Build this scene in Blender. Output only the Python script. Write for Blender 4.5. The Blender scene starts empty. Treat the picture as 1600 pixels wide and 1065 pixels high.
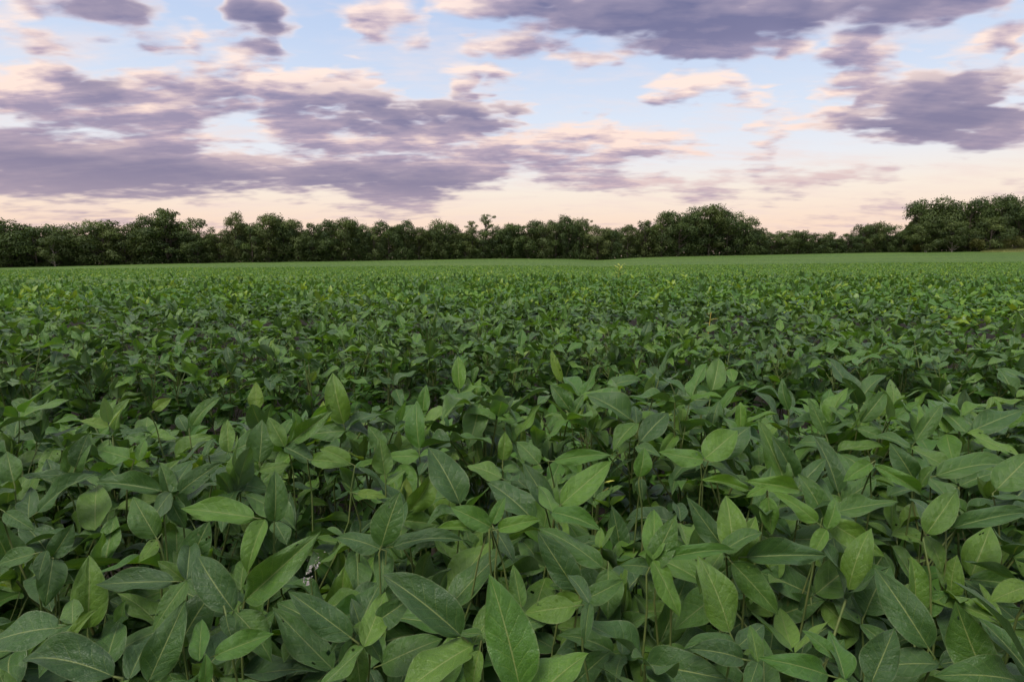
import bpy, math, random
import numpy as np
from mathutils import Vector, Matrix

# ------------------------------------------------------------------ camera
scene = bpy.context.scene
col = scene.collection
CAM = Vector((0.0, 0.0, 1.25))
F = 889.0                      # focal length in photo pixels (1600 wide)
PITCH = math.radians(8.48)
cam_data = bpy.data.cameras.new('camera')
cam_data.sensor_width = 36.0
cam_data.lens = 36.0 * F / 1600.0
cam_data.clip_start = 0.02
cam_data.clip_end = 6000.0
cam = bpy.data.objects.new('camera', cam_data)
cam.location = CAM
cam.rotation_euler = (math.pi / 2 - PITCH, 0, 0)
col.objects.link(cam)
scene.camera = cam

def ray(px, py):
    cx = (px - 800.0) / F
    cy = (532.5 - py) / F
    c, s = math.cos(PITCH), math.sin(PITCH)
    return Vector((cx, c + cy * s, -s + cy * c))      # unit depth along the optical axis

def at(px, py, depth):
    return CAM + ray(px, py) * depth

# ------------------------------------------------------------------ sun direction
SUN_EL = math.radians(60.0)
SUN_AZ = math.radians(222.0)    # clockwise from +Y: behind the camera, to the left
sun_vec = Vector((math.sin(SUN_AZ) * math.cos(SUN_EL), math.cos(SUN_AZ) * math.cos(SUN_EL), math.sin(SUN_EL)))
sd = bpy.data.lights.new('sun', 'SUN')
sd.energy = 2.9
sd.angle = math.radians(28)
sd.color = (1.0, 0.93, 0.86)
sun = bpy.data.objects.new('sun', sd)
sun.rotation_euler = sun_vec.to_track_quat('Z', 'Y').to_euler()
col.objects.link(sun)

# ------------------------------------------------------------------ sky
world = bpy.data.worlds.new('World')
world.use_nodes = True
WT = world.node_tree
WT.nodes.clear()

class NB:
    """small helper for writing node graphs"""
    def __init__(self, tree):
        self.t = tree
    def n(self, kind, **props):
        nd = self.t.nodes.new(kind)
        for k, v in props.items():
            setattr(nd, k, v)
        return nd
    def put(self, sock, v):
        if hasattr(v, 'is_output') or hasattr(v, 'links'):
            self.t.links.new(v, sock)
        else:
            sock.default_value = v
    def m(self, op, a, b=None, c=None, clamp=False):
        nd = self.n('ShaderNodeMath', operation=op, use_clamp=clamp)
        self.put(nd.inputs[0], a)
        if b is not None: self.put(nd.inputs[1], b)
        if c is not None: self.put(nd.inputs[2], c)
        return nd.outputs[0]
    def vm(self, op, a, b=None, c=None):
        nd = self.n('ShaderNodeVectorMath', operation=op)
        self.put(nd.inputs[0], a)
        if b is not None: self.put(nd.inputs[1], b)
        if c is not None: self.put(nd.inputs[2], c)
        return nd.outputs['Value'] if op in ('DOT_PRODUCT', 'LENGTH', 'DISTANCE') else nd.outputs[0]
    def xyz(self, x, y, z=0.0):
        nd = self.n('ShaderNodeCombineXYZ')
        for i, v in enumerate((x, y, z)): self.put(nd.inputs[i], v)
        return nd.outputs[0]
    def sep(self, v):
        nd = self.n('ShaderNodeSeparateXYZ')
        self.put(nd.inputs[0], v)
        return nd.outputs
    def mr(self, v, a, b, c=0.0, d=1.0, smooth=True):
        nd = self.n('ShaderNodeMapRange', interpolation_type='SMOOTHSTEP' if smooth else 'LINEAR', clamp=True)
        self.put(nd.inputs['Value'], v)
        for k, q in zip(('From Min', 'From Max', 'To Min', 'To Max'), (a, b, c, d)):
            self.put(nd.inputs[k], q)
        return nd.outputs['Result']
    def noise(self, v, scale, detail=4.0, rough=0.5, lac=2.0, dist=0.0, color=False, dim='2D'):
        nd = self.n('ShaderNodeTexNoise', noise_dimensions=dim)
        self.put(nd.inputs['Vector'], v)
        nd.inputs['Scale'].default_value = scale
        nd.inputs['Detail'].default_value = detail
        nd.inputs['Roughness'].default_value = rough
        nd.inputs['Lacunarity'].default_value = lac
        nd.inputs['Distortion'].default_value = dist
        return nd.outputs['Color' if color else 'Fac']
    def mix(self, f, a, b, blend='MIX'):
        nd = self.n('ShaderNodeMix', data_type='RGBA', blend_type=blend)
        self.put(nd.inputs['Factor'], f)
        self.put(nd.inputs['A'], a if not isinstance(a, tuple) else (*a[:3], 1))
        self.put(nd.inputs['B'], b if not isinstance(b, tuple) else (*b[:3], 1))
        return nd.outputs['Result']
    def ramp(self, f, stops, interp='LINEAR'):
        nd = self.n('ShaderNodeValToRGB')
        cr = nd.color_ramp
        cr.interpolation = interp
        while len(cr.elements) < len(stops): cr.elements.new(0.5)
        for e, (p, c) in zip(cr.elements, stops):
            e.position = p
            e.color = (*c[:3], 1)
        self.put(nd.inputs[0], f)
        return nd.outputs[0]

def lin(r, g, b):
    f = lambda v: v / 12.92 if v <= 0.04045 else ((v + 0.055) / 1.055) ** 2.4
    return tuple(f(v / 255.0) for v in (r, g, b))

def azel(px, py):
    d = ray(px, py).normalized()
    return math.atan2(d.x, d.y), math.asin(d.z)

w = NB(WT)
tc = w.n('ShaderNodeTexCoord')
gen = w.vm('NORMALIZE', tc.outputs['Generated'])
gx, gy, gz = w.sep(gen)
az = w.m('ARCTAN2', gx, gy)
el = w.m('ARCSINE', gz)
zc = w.m('MAXIMUM', gz, 0.0)
inv = w.m('DIVIDE', 1.0, w.m('ADD', zc, 0.15))
plane = w.xyz(w.m('MULTIPLY', gx, inv), w.m('MULTIPLY', gy, inv), 0.0)    # position on the cloud deck

# clouds that stand in view: (x, y, half width, half height, weight), one row for each cloud bank
CLOUDS = [
 (160, 2, 120, 42, 1.1), (60, 0, 70, 20, .55), (25, 40, 60, 22, .8), (75, 62, 45, 12, .6), (225, 40, 60, 20, .6),
 (388, 18, 58, 52, 1.1), (330, 66, 75, 24, 1.0), (262, 84, 70, 18, .8), (300, 98, 45, 9, .6), (90, 100, 75, 13, .55),
 (142, 121, 28, 10, .95), (130, 82, 60, 7, .4),
 (60, 148, 120, 42, 1.2), (200, 160, 150, 42, 1.2), (330, 142, 110, 34, 1.1), (440, 145, 120, 42, 1.2), (540, 150, 90, 40, 1.1),
 (600, 172, 110, 34, 1.15), (700, 178, 120, 24, 1.1), (770, 170, 60, 16, .9), (110, 178, 90, 24, 1.0), (500, 200, 110, 26, 1.0),
 (640, 205, 150, 26, 1.1), (770, 208, 110, 20, 1.0), (880, 208, 90, 20, 1.0), (980, 218, 90, 18, .9), (250, 205, 90, 20, 1.0),
 (60, 240, 150, 40, 1.2), (190, 258, 190, 44, 1.25), (330, 262, 150, 36, 1.15), (430, 250, 50, 14, .95), (100, 295, 160, 22, 1.0),
 (560, 255, 140, 26, 1.0), (680, 262, 140, 30, 1.05), (480, 285, 130, 20, .95), (620, 290, 150, 14, 1.0), (840, 250, 110, 20, .95),
 (960, 236, 110, 18, .95), (1050, 234, 70, 12, .85), (880, 270, 110, 12, .8), (980, 286, 130, 10, .8), (760, 228, 60, 12, .85),
 (620, 316, 80, 7, .85), (1190, 240, 45, 8, .8), (1120, 296, 90, 5, .88), (1220, 289, 90, 6, .92), (1310, 281, 80, 5, .86), (1370, 268, 50, 4, .6),
 (1420, 150, 120, 32, 1.25), (1340, 138, 70, 26, 1.0), (1400, 110, 50, 14, .8), (1520, 146, 130, 24, 1.25), (1460, 190, 130, 30, 1.3),
 (1560, 198, 130, 28, 1.3), (1300, 188, 80, 16, .9), (1220, 200, 70, 10, .5),
 (1080, 125, 90, 20, 1.0), (1150, 108, 55, 18, .9), (1060, 150, 55, 14, .9), (1190, 158, 75, 14, .95), (1270, 155, 35, 10, .7),
 (840, 0, 170, 34, 1.3), (1000, 10, 170, 42, 1.3), (1100, 46, 100, 42, 1.3), (1190, 16, 150, 48, 1.3), (1340, 6, 190, 46, 1.3), (1500, -4, 130, 30, 1.3),
 (1330, 62, 80, 22, 1.0), (1250, 82, 50, 18, .9), (1390, 52, 60, 14, .75), (1350, 92, 70, 12, .7), (1210, 70, 40, 10, .6),
 (800, 72, 80, 22, .95), (890, 78, 75, 22, 1.0), (760, 108, 75, 13, .75), (870, 98, 70, 16, .9), (960, 88, 60, 13, .8),
 (580, 14, 60, 30, 1.0), (630, 36, 65, 20, .9), (580, 50, 35, 16, .7), (640, 72, 80, 10, .75), (560, 85, 40, 9, .55), (730, 145, 25, 9, .75),
 (1545, 58, 34, 24, 1.0), (1590, 78, 35, 18, .9), (1488, 101, 12, 9, .7), (1470, 60, 40, 8, .5), (1600, 105, 14, 18, .8),
 (1390, 327, 60, 6, .55), (1290, 345, 100, 5, .42), (1560, 300, 70, 4, .45), (60, 332, 70, 4, .5), (200, 345, 160, 10, .55), (600, 342, 110, 9, .5), (1010, 352, 160, 7, .45),
]
# banks seen from below, in their own shade
DARK = [(175, 8, 130, 50), (395, 25, 80, 58), (142, 121, 45, 20), (640, 172, 170, 28), (760, 168, 110, 20), (330, 175, 160, 22),
        (1480, 175, 260, 55), (1050, 10, 330, 70), (1350, 5, 260, 50), (200, 275, 330, 45), (600, 285, 220, 24), (430, 252, 60, 18)]

def blob_params(x, y, rx, ry):
    a0, e0 = azel(x, y)
    a1, _ = azel(x + rx, y)
    _, e1 = azel(x, y - ry)
    return a0, e0, max(abs(a1 - a0), .004), max(abs(e1 - e0), .003)

# cloud cover over the part of the sky in view, sampled from the banks above on an azimuth / elevation grid
AZ0, AZ1, EL0, EL1 = -.80, .80, .02, .44
def grid_field(rows, weighted, NC=64, NR=18):
    A = np.linspace(AZ0, AZ1, NC)[None, :]
    E = np.linspace(EL0, EL1, NR)[:, None]
    g = np.zeros((NR, NC))
    for r in rows:
        a0, e0, ra, re = blob_params(*r[:4])
        re = max(re, .014); ra = max(ra, .025)
        wt = r[4] if weighted else 1.0
        g = np.maximum(g, wt * np.clip(1 - .55 * (((A - a0) / ra) ** 2 + ((E - e0) / re) ** 2), 0, 1))
    return g

def field_group(name, g, shift):
    """node group: direction (azimuth, elevation) -> cover there, and cover a little higher up"""
    tr = bpy.data.node_groups.new(name, 'ShaderNodeTree')
    q = NB(tr)
    nr, nc = g.shape
    curves = []
    for k in range(0, nr, 3):
        nd = q.n('ShaderNodeRGBCurve')
        for j in range(3):
            pts = nd.mapping.curves[j].points
            for i in range(nc):
                x, y = i / (nc - 1), min(1.0, g[k + j, i] / 1.3)
                if i == 0: pts[0].location = (x, y)
                elif i == nc - 1: pts[len(pts) - 1].location = (x, y)
                else: pts.new(x, y)
        nd.mapping.update()
        curves.append(nd)
    tr.interface.new_socket('uv', in_out='INPUT', socket_type='NodeSocketVector')
    tr.interface.new_socket('cover', in_out='OUTPUT', socket_type='NodeSocketFloat')
    tr.interface.new_socket('above', in_out='OUTPUT', socket_type='NodeSocketFloat')
    gi, go = q.n('NodeGroupInput'), q.n('NodeGroupOutput')
    u, v, _ = q.sep(gi.outputs[0])
    s = q.m('MULTIPLY_ADD', u, 1 / (AZ1 - AZ0), -AZ0 / (AZ1 - AZ0), True)
    sv = q.xyz(s, s, s)
    sums = []
    for off in (0.0, shift):
        t = q.m('MULTIPLY_ADD', v, 1 / (EL1 - EL0), (off - EL0) / (EL1 - EL0), True)
        sums.append((q.xyz(t, t, t), []))
    for i, nd in enumerate(curves):
        q.put(nd.inputs['Color'], sv)
        for tv, lst in sums:
            hat = q.n('ShaderNodeRGBCurve')           # weight of each of the three rows at this elevation
            for j in range(3):
                k = 3 * i + j
                cv = hat.mapping.curves[j]
                want = [(0.0, 1.0 if k == 0 else 0.0)]
                if k > 1: want.append(((k - 1) / (nr - 1), 0.0))
                if 0 < k < nr - 1: want.append((k / (nr - 1), 1.0))
                if k < nr - 2: want.append(((k + 1) / (nr - 1), 0.0))
                want.append((1.0, 1.0 if k == nr - 1 else 0.0))
                cv.points[0].location = want[0]
                cv.points[1].location = want[-1]
                for p in want[1:-1]: cv.points.new(*p)
                for p in cv.points: p.handle_type = 'VECTOR'
            hat.mapping.update()
            q.put(hat.inputs['Color'], tv)
            lst.append(q.vm('DOT_PRODUCT', nd.outputs[0], hat.outputs[0]))
    for (tv, lst), sock in zip(sums, go.inputs):
        acc = lst[0]
        for d in lst[1:]: acc = q.m('ADD', acc, d)
        q.put(sock, q.m('MULTIPLY', acc, 1.3))
    return tr

def use_group(tr, uv):
    nd = w.n('ShaderNodeGroup')
    nd.node_tree = tr
    w.put(nd.inputs[0], uv)
    return nd.outputs

# away from the view the same broken cloud goes on
away = w.m('MAXIMUM', w.mr(w.m('ABSOLUTE', az), .72, .80), w.mr(el, .40, .46))
broad = w.noise(plane, 0.8, 2.0, .5)
base = w.m('MULTIPLY', away, w.mr(broad, .36, .62))
warp1 = w.vm('SUBTRACT', w.noise(plane, 2.2, 2.0, .55, color=True), (.5, .5, .5))
warp2 = w.vm('SUBTRACT', w.noise(plane, 9.0, 1.0, .6, color=True), (.5, .5, .5))
uv0 = w.xyz(az, el, 0.0)
lowf = w.mr(el, .05, .36, .35, 1.0, False)
wvec = w.vm('MULTIPLY_ADD', warp2, (.040, .020, 0), w.vm('MULTIPLY', warp1, (.055, .026, 0)))
wsc = w.vm('SCALE', wvec, None)
w.put(wsc.node.inputs['Scale'], lowf)
uvw = w.vm('ADD', uv0, wsc)

cover, above = use_group(field_group('cloud_cover', grid_field(CLOUDS, True), .026), uvw)[:2]
thick = w.m('MULTIPLY_ADD', away, -.05, 1.05)
amp = w.mr(el, .06, .20, 1.0, 1.45)
pw = w.vm('MULTIPLY_ADD', warp2, (.10, .10, 0), plane)
def density(mask, plane_off, det):
    big = w.noise(w.vm('MULTIPLY', w.vm('ADD', plane, plane_off), (.62, 1.05, 1)), 6.0, det, .47, 2.1)
    vo = w.n('ShaderNodeTexVoronoi', feature='F1', voronoi_dimensions='2D')
    w.put(vo.inputs['Vector'], w.vm('MULTIPLY', w.vm('ADD', pw, plane_off), (.62, 1.0, 1)))
    vo.inputs['Scale'].default_value = 10.0
    vo.inputs['Detail'].default_value = 1.0
    vo.inputs['Roughness'].default_value = .5
    puff = w.m('MULTIPLY', w.m('MULTIPLY_ADD', vo.outputs['Distance'], -.46, .235), w.mr(el, .10, .26, .45, 1.0))
    return w.m('ADD', puff, w.m('ADD', w.m('MULTIPLY', w.m('MAXIMUM', mask, base), thick), w.m('MULTIPLY', w.m('SUBTRACT', big, .735), amp)))

d0 = density(cover, (0, 0, 0), 6.0)
# second look a little way towards the low sun: thin there means lit here
d1 = density(above, (-.025, -.060, 0), 3.0)
alpha = w.mr(d0, -.10, .50)
fine = w.noise(w.vm('MULTIPLY', plane, (1, 1.6, 1)), 6.0, 5.0, .62)
streak = w.noise(w.vm('MULTIPLY', plane, (.45, 2.6, 1)), 2.6, 4.0, .58)
lit = w.m('SUBTRACT', w.m('MULTIPLY_ADD', w.m('MAXIMUM', d0, 0.0), -.18, .74), w.m('MULTIPLY', d1, 1.0))
lit = w.mr(lit, -.20, .80, smooth=False)
lit = w.m('ADD', lit, w.m('MULTIPLY_ADD', fine, .85, -.42))
lit = w.m('ADD', lit, w.m('MULTIPLY_ADD', streak, 1.35, -.60), None, True)
dark = use_group(field_group('cloud_shade', grid_field(DARK, False, 40, 9), .0), uvw)[0]
darkf = w.m('MULTIPLY', w.mr(dark, .05, 1.0), w.mr(d0, .0, .6))
lit = w.m('MULTIPLY', w.m('MULTIPLY', lit, w.mr(el, .07, .19, .45, 1.0)), w.m('MULTIPLY_ADD', darkf, -.62, 1.0))

elf = w.m('MULTIPLY', el, 1 / .5)
shadow = w.ramp(elf, [(0.0, lin(194, 172, 176)), (.25, lin(162, 149, 170)), (.5, lin(149, 142, 170)), (.78, lin(132, 131, 164)), (1.0, lin(118, 121, 156))])
mid = w.ramp(elf, [(0.0, lin(212, 186, 184)), (.3, lin(190, 171, 184)), (1.0, lin(180, 168, 190))])
light = w.ramp(elf, [(0.0, lin(246, 218, 202)), (.3, lin(248, 221, 208)), (.6, lin(251, 229, 219)), (1.0, lin(251, 227, 219))])
cloud = w.mix(w.mr(lit, 0, .45, smooth=False), shadow, mid)
cloud = w.mix(w.mr(lit, .40, 1.0, smooth=False), cloud, light)
cloud = w.mix(darkf, cloud, w.vm('MULTIPLY', cloud, (.68, .73, .81)))

sky = w.n('ShaderNodeTexSky', sky_type='NISHITA', sun_disc=False)
sky.sun_elevation = SUN_EL
sky.sun_rotation = SUN_AZ
sky.altitude = 100
sky.air_density = 1.2
sky.dust_density = 1.5
clear = w.ramp(elf, [(0.0, lin(235, 200, 184)), (.11, lin(241, 213, 193)), (.21, lin(240, 225, 210)), (.31, lin(226, 226, 231)),
                     (.44, lin(212, 221, 236)), (.68, lin(187, 204, 232)), (1.0, lin(162, 186, 226))])
clear10 = w.vm('SCALE', clear, None); clear10.node.inputs['Scale'].default_value = 10.0
cloud10 = w.vm('SCALE', cloud, None); cloud10.node.inputs['Scale'].default_value = 10.0
air = w.vm('ADD', w.vm('MULTIPLY', sky.outputs[0], (.10, .10, .10)), w.vm('MULTIPLY', clear10, (.97, .97, .97)))
wisp = w.mr(w.noise(w.vm('MULTIPLY', plane, (.7, 1.6, 1)), 2.6, 4.0, .62), .42, .80, 0, .5)
air = w.mix(wisp, air, w.vm('MULTIPLY', light, (8.9, 9.3, 10.0)))
full = w.mix(alpha, air, cloud10)
below = w.mr(gz, -.02, 0.0)
full = w.mix(below, (.35, .45, .2), full)
bg = w.n('ShaderNodeBackground')
w.put(bg.inputs['Color'], full)
bg.inputs['Strength'].default_value = 0.1
out = w.n('ShaderNodeOutputWorld')
WT.links.new(bg.outputs[0], out.inputs['Surface'])
scene.world = world
world.cycles.sampling_method = 'MANUAL'
world.cycles.sample_map_resolution = 512

# ------------------------------------------------------------------ exposure and renderer
vs = scene.view_settings
vs.view_transform = 'Standard'
vs.look = 'None'
vs.exposure = 0.12
vs.gamma = 1.0
vs.use_curve_mapping = False
cy = scene.cycles
cy.max_bounces = 4
cy.diffuse_bounces = 1
cy.glossy_bounces = 2
cy.transmission_bounces = 3
cy.transparent_max_bounces = 4
cy.use_adaptive_sampling = True
cy.adaptive_threshold = 0.02
cy.caustics_reflective = False
cy.caustics_refractive = False

# ------------------------------------------------------------------ helpers
rng = np.random.default_rng(11)
random.seed(11)

def tag(o, label=None, cat=None, group=None, kind=None):
    if label: o['label'] = label
    if cat: o['category'] = cat
    if group: o['group'] = group
    if kind: o['kind'] = kind
    return o

def link(o, parent=None):
    col.objects.link(o)
    if parent is not None: o.parent = parent
    return o

def mesh_obj(name, me, parent=None):
    return link(bpy.data.objects.new(name, me), parent)

def empty(name, loc=(0, 0, 0)):
    o = bpy.data.objects.new(name, None)
    o.empty_display_size = 0.05
    o.location = loc
    return link(o)

def mesh_np(name, verts, faces, mat=None, smooth=True, uv=None, attrs=None, normals=None):
    """faces: (n,k) int array; uv: per vertex (n,2); attrs: per vertex float arrays"""
    me = bpy.data.meshes.new(name)
    verts = np.asarray(verts, np.float32)
    faces = np.asarray(faces, np.int32)
    nf, k = faces.shape
    me.vertices.add(len(verts)); me.loops.add(nf * k); me.polygons.add(nf)
    me.vertices.foreach_set('co', verts.ravel())
    me.loops.foreach_set('vertex_index', faces.ravel())
    me.polygons.foreach_set('loop_start', np.arange(0, nf * k, k, dtype=np.int32))
    me.polygons.foreach_set('use_smooth', np.full(nf, smooth))
    if uv is not None:
        l = me.uv_layers.new(name='UVMap')
        l.data.foreach_set('uv', np.asarray(uv, np.float32)[faces.ravel()].ravel())
    for an, av in (attrs or {}).items():
        a = me.attributes.new(an, 'FLOAT', 'POINT')
        a.data.foreach_set('value', np.asarray(av, np.float32))
    if mat: me.materials.append(mat)
    me.update(calc_edges=True)
    if normals is not None:
        me.polygons.foreach_set('use_smooth', np.ones(nf, bool))
        me.normals_split_custom_set_from_vertices(np.asarray(normals, np.float32).tolist())
    return me

def tube_arrays(pts, radii, n=6):
    pts = [Vector(p) for p in pts]
    vs, fs = [], []
    up = Vector((0.31, 0.17, 0.93)).normalized()
    for i, p in enumerate(pts):
        t = (pts[min(i + 1, len(pts) - 1)] - pts[max(i - 1, 0)]).normalized()
        a = t.cross(up if abs(t.dot(up)) < .97 else Vector((1, 0, 0))).normalized()
        b = t.cross(a)
        for k in range(n):
            g = 2 * math.pi * k / n
            vs.append(p + (a * math.cos(g) + b * math.sin(g)) * radii[i])
    for i in range(len(pts) - 1):
        for k in range(n):
            fs.append((i * n + k, i * n + (k + 1) % n, (i + 1) * n + (k + 1) % n, (i + 1) * n + k))
    return np.array(vs, np.float32), np.array(fs, np.int32)

def join_arrays(parts):
    V, Fc, o = [], [], 0
    for v, f in parts:
        V.append(v); Fc.append(f + o); o += len(v)
    return np.concatenate(V), np.concatenate(Fc)

# ------------------------------------------------------------------ materials
def new_mat(name):
    m = bpy.data.materials.new(name)
    m.use_nodes = True
    m.node_tree.nodes.clear()
    return m, NB(m.node_tree)

def finish(m, q, shader, disp=None):
    o = q.n('ShaderNodeOutputMaterial')
    q.t.links.new(shader, o.inputs['Surface'])

def principled(q, color, rough, spec=.5, normal=None):
    p = q.n('ShaderNodeBsdfPrincipled')
    q.put(p.inputs['Base Color'], color if not isinstance(color, tuple) else (*color, 1))
    q.put(p.inputs['Roughness'], rough)
    q.put(p.inputs['Specular IOR Level'], spec)
    if normal is not None: q.put(p.inputs['Normal'], normal)
    return p.outputs[0]

def add_mix(q, f, a, b):
    nd = q.n('ShaderNodeMixShader')
    q.put(nd.inputs[0], f)
    q.t.links.new(a, nd.inputs[1]); q.t.links.new(b, nd.inputs[2])
    return nd.outputs[0]

def leaf_material(name, stops, rand='object', veins=True, sheen=1.0, trans=.20):
    m, q = new_mat(name)
    if rand == 'object':
        r = q.n('ShaderNodeObjectInfo').outputs['Random']
    else:
        a = q.n('ShaderNodeAttribute'); a.attribute_name = 'var'
        r = a.outputs['Fac']
    basec = q.ramp(r, stops)
    uvn = q.n('ShaderNodeUVMap'); uvn.uv_map = 'UVMap'
    x, v, _ = q.sep(uvn.outputs[0])
    u = q.m('MULTIPLY_ADD', x, 2.0, -1.0)
    au = q.m('ABSOLUTE', u)
    r2 = q.m('FRACT', q.m('MULTIPLY', r, 37.3))
    if veins:
        wob = q.noise(q.vm('ADD', uvn.outputs[0], q.xyz(q.m('MULTIPLY', r, 17.0), r2, 0.0)), 3.0, 1.0, .5)
        # side veins leave the midrib and sweep towards the tip
        sw = q.m('MULTIPLY', q.m('POWER', au, .85), .21)
        side = q.m('MULTIPLY', q.m('GREATER_THAN', u, 0.0), .5)
        ph = q.m('ADD', q.m('MULTIPLY', q.m('SUBTRACT', q.m('MULTIPLY_ADD', wob, .05, v), sw), 7.5), side)
        fr = q.m('FRACT', ph)
        tri = q.m('ABSOLUTE', q.m('MULTIPLY_ADD', fr, 2.0, -1.0))       # 1 on a vein, 0 half way between
        vein = q.mr(tri, .915, .99)
        vein = q.m('MULTIPLY', vein, q.mr(au, .99, .45))
        mid = q.mr(au, .046, .014)
        rim = q.mr(au, .93, .985)
        geo = q.n('ShaderNodeTexCoord').outputs['UV']
        seeded = q.vm('ADD', q.vm('MULTIPLY', geo, (1.0, 1.6, 1)), q.xyz(q.m('MULTIPLY', r, 43.0), q.m('MULTIPLY', r2, 29.0), 0.0))
        mott = q.noise(seeded, 5.0, 3.0, .55)
        small = q.noise(seeded, 34.0, 2.0, .6)
        cells = q.n('ShaderNodeTexVoronoi', feature='DISTANCE_TO_EDGE', voronoi_dimensions='2D')
        q.put(cells.inputs['Vector'], seeded); cells.inputs['Scale'].default_value = 24.0
        net = q.mr(cells.outputs['Distance'], .0, .09, 1.0, 0.0)
        c = q.mix(q.mr(mott, .3, .75, 0, .55), basec, q.vm('MULTIPLY', basec, (1.35, 1.28, 1.05)))
        c = q.mix(q.mr(small, .35, .75, 0, .32), c, q.vm('MULTIPLY', c, (.48, .54, .58)))
        veinc = q.mix(.5, q.vm('MULTIPLY', basec, (2.0, 1.75, 1.25)), (.22, .27, .07))
        c = q.mix(q.m('MULTIPLY', net, .12), c, veinc)
        c = q.mix(q.m('MULTIPLY', vein, .50), c, veinc)
        c = q.mix(q.m('MULTIPLY', mid, .72), c, (.24, .29, .09))
        c = q.mix(q.m('MULTIPLY', rim, .40), c, (.15, .19, .075))
        bulge = q.m('SUBTRACT', 1.0, q.m('POWER', tri, 3.0))
        h = q.m('ADD', q.m('MULTIPLY', bulge, .22), q.m('MULTIPLY', mid, -.08))
        h = q.m('ADD', h, q.m('MULTIPLY_ADD', net, -.16, q.m('MULTIPLY_ADD', mott, 1.6, q.m('MULTIPLY', small, .35))))
        bump = q.n('ShaderNodeBump')
        bump.inputs['Strength'].default_value = .5
        bump.inputs['Distance'].default_value = .0030
        q.put(bump.inputs['Height'], h)
        normal = bump.outputs[0]
    else:
        mid = q.mr(au, .10, .03)
        c = q.mix(q.m('MULTIPLY', mid, .4), basec, (.17, .22, .06))
        normal = None
    back = q.n('ShaderNodeNewGeometry').outputs['Backfacing']
    c2 = q.mix(back, c, q.mix(.55, c, (.105, .165, .075)))
    rough = q.m('MULTIPLY_ADD', back, .2, q.m('MULTIPLY_ADD', r2, .14, .33))
    p = principled(q, c2, rough, .46 * sheen, normal)
    pn = p.node
    # fine hairs on the blade catch the light at a glancing angle
    pn.inputs['Sheen Weight'].default_value = .08 * sheen
    pn.inputs['Sheen Roughness'].default_value = .45
    pn.inputs['Sheen Tint'].default_value = (.85, .95, .95, 1)
    tl = q.n('ShaderNodeBsdfTranslucent')
    q.put(tl.inputs['Color'], q.vm('MULTIPLY', c, (1.75, 1.75, .55)))
    finish(m, q, add_mix(q, trans, p, tl.outputs[0]))
    return m

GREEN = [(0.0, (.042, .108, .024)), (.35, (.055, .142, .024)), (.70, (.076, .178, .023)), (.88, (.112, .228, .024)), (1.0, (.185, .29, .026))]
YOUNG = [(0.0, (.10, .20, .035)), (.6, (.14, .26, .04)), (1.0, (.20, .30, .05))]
M_leaf = leaf_material('soybean_leaf_darkened', [(p_, tuple(v_ * .75 for v_ in c_)) for p_, c_ in GREEN[:4]] + [(1.0, (.095, .19, .020))])  # same crop as the mass behind; foreground darkness is put into this green
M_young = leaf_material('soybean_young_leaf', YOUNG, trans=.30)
M_leaf_v = leaf_material('soybean_leaf_far_brightened', [(p_, (c_[0] * 1.12, c_[1] * 1.07, c_[2] * 1.0)) for p_, c_ in GREEN], 'attr', veins=False, sheen=.6, trans=.24)  # brightened copy of the same leaf, so the field looks lighter beyond the foreground

M_leaf_vn = leaf_material('soybean_leaf_beside_darkened', [(p_, tuple(v_ * .75 for v_ in c_)) for p_, c_ in GREEN[:4]] + [(1.0, (.095, .19, .020))], 'attr')  # foreground darkness in the colour again, for mass plants close to the camera

m, q = new_mat('soybean_stem')
tcq = q.n('ShaderNodeTexCoord').outputs['Object']
n1 = q.noise(tcq, 40.0, 3.0, .6, dim='3D')
c = q.mix(q.mr(n1, .3, .7), (.085, .135, .032), (.14, .165, .045))
finish(m, q, principled(q, c, .6, .3))
M_stem = m

m, q = new_mat('soil')
pos = q.n('ShaderNodeNewGeometry').outputs['Position']
n1 = q.noise(pos, 9.0, 5.0, .65, dim='3D')
n2 = q.noise(pos, 60.0, 3.0, .6, dim='3D')
c = q.mix(n1, (.013, .011, .007), (.034, .027, .018))
c = q.mix(q.mr(n2, .5, .8, 0, .5), c, (.045, .036, .024))
b_ = q.n('ShaderNodeBump'); b_.inputs['Distance'].default_value = .03
q.put(b_.inputs['Height'], q.m('ADD', n1, q.m('MULTIPLY', n2, .4)))
finish(m, q, principled(q, c, .9, .2, b_.outputs[0]))
M_soil = m

m, q = new_mat('far_soybean_canopy')
pos = q.n('ShaderNodeNewGeometry').outputs['Position']
flat = q.vm('MULTIPLY', pos, (1, 1, .3))
leafy = q.noise(flat, 7.5, 2.0, .6, dim='2D')
clump = q.noise(flat, 1.4, 3.0, .6, dim='2D')
patch = q.noise(q.vm('MULTIPLY', pos, (.35, 1.0, 1)), .07, 3.0, .55, dim='2D')
rows = q.noise(q.vm('MULTIPLY', pos, (.03, 1.0, 1)), .55, 2.0, .5, dim='2D')
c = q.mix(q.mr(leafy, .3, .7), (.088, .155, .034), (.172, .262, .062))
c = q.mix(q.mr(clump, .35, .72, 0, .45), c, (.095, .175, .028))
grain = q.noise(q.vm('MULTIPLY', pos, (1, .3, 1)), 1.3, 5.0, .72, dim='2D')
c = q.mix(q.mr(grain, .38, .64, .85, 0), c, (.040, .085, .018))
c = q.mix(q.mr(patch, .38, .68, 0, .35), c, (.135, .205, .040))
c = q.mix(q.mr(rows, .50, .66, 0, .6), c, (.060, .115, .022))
b_ = q.n('ShaderNodeBump'); b_.inputs['Distance'].default_value = .16; b_.inputs['Strength'].default_value = .8
q.put(b_.inputs['Height'], q.m('ADD', q.m('MULTIPLY', leafy, .7), clump))
finish(m, q, principled(q, c, .8, .12, b_.outputs[0]))
M_far = m

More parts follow.
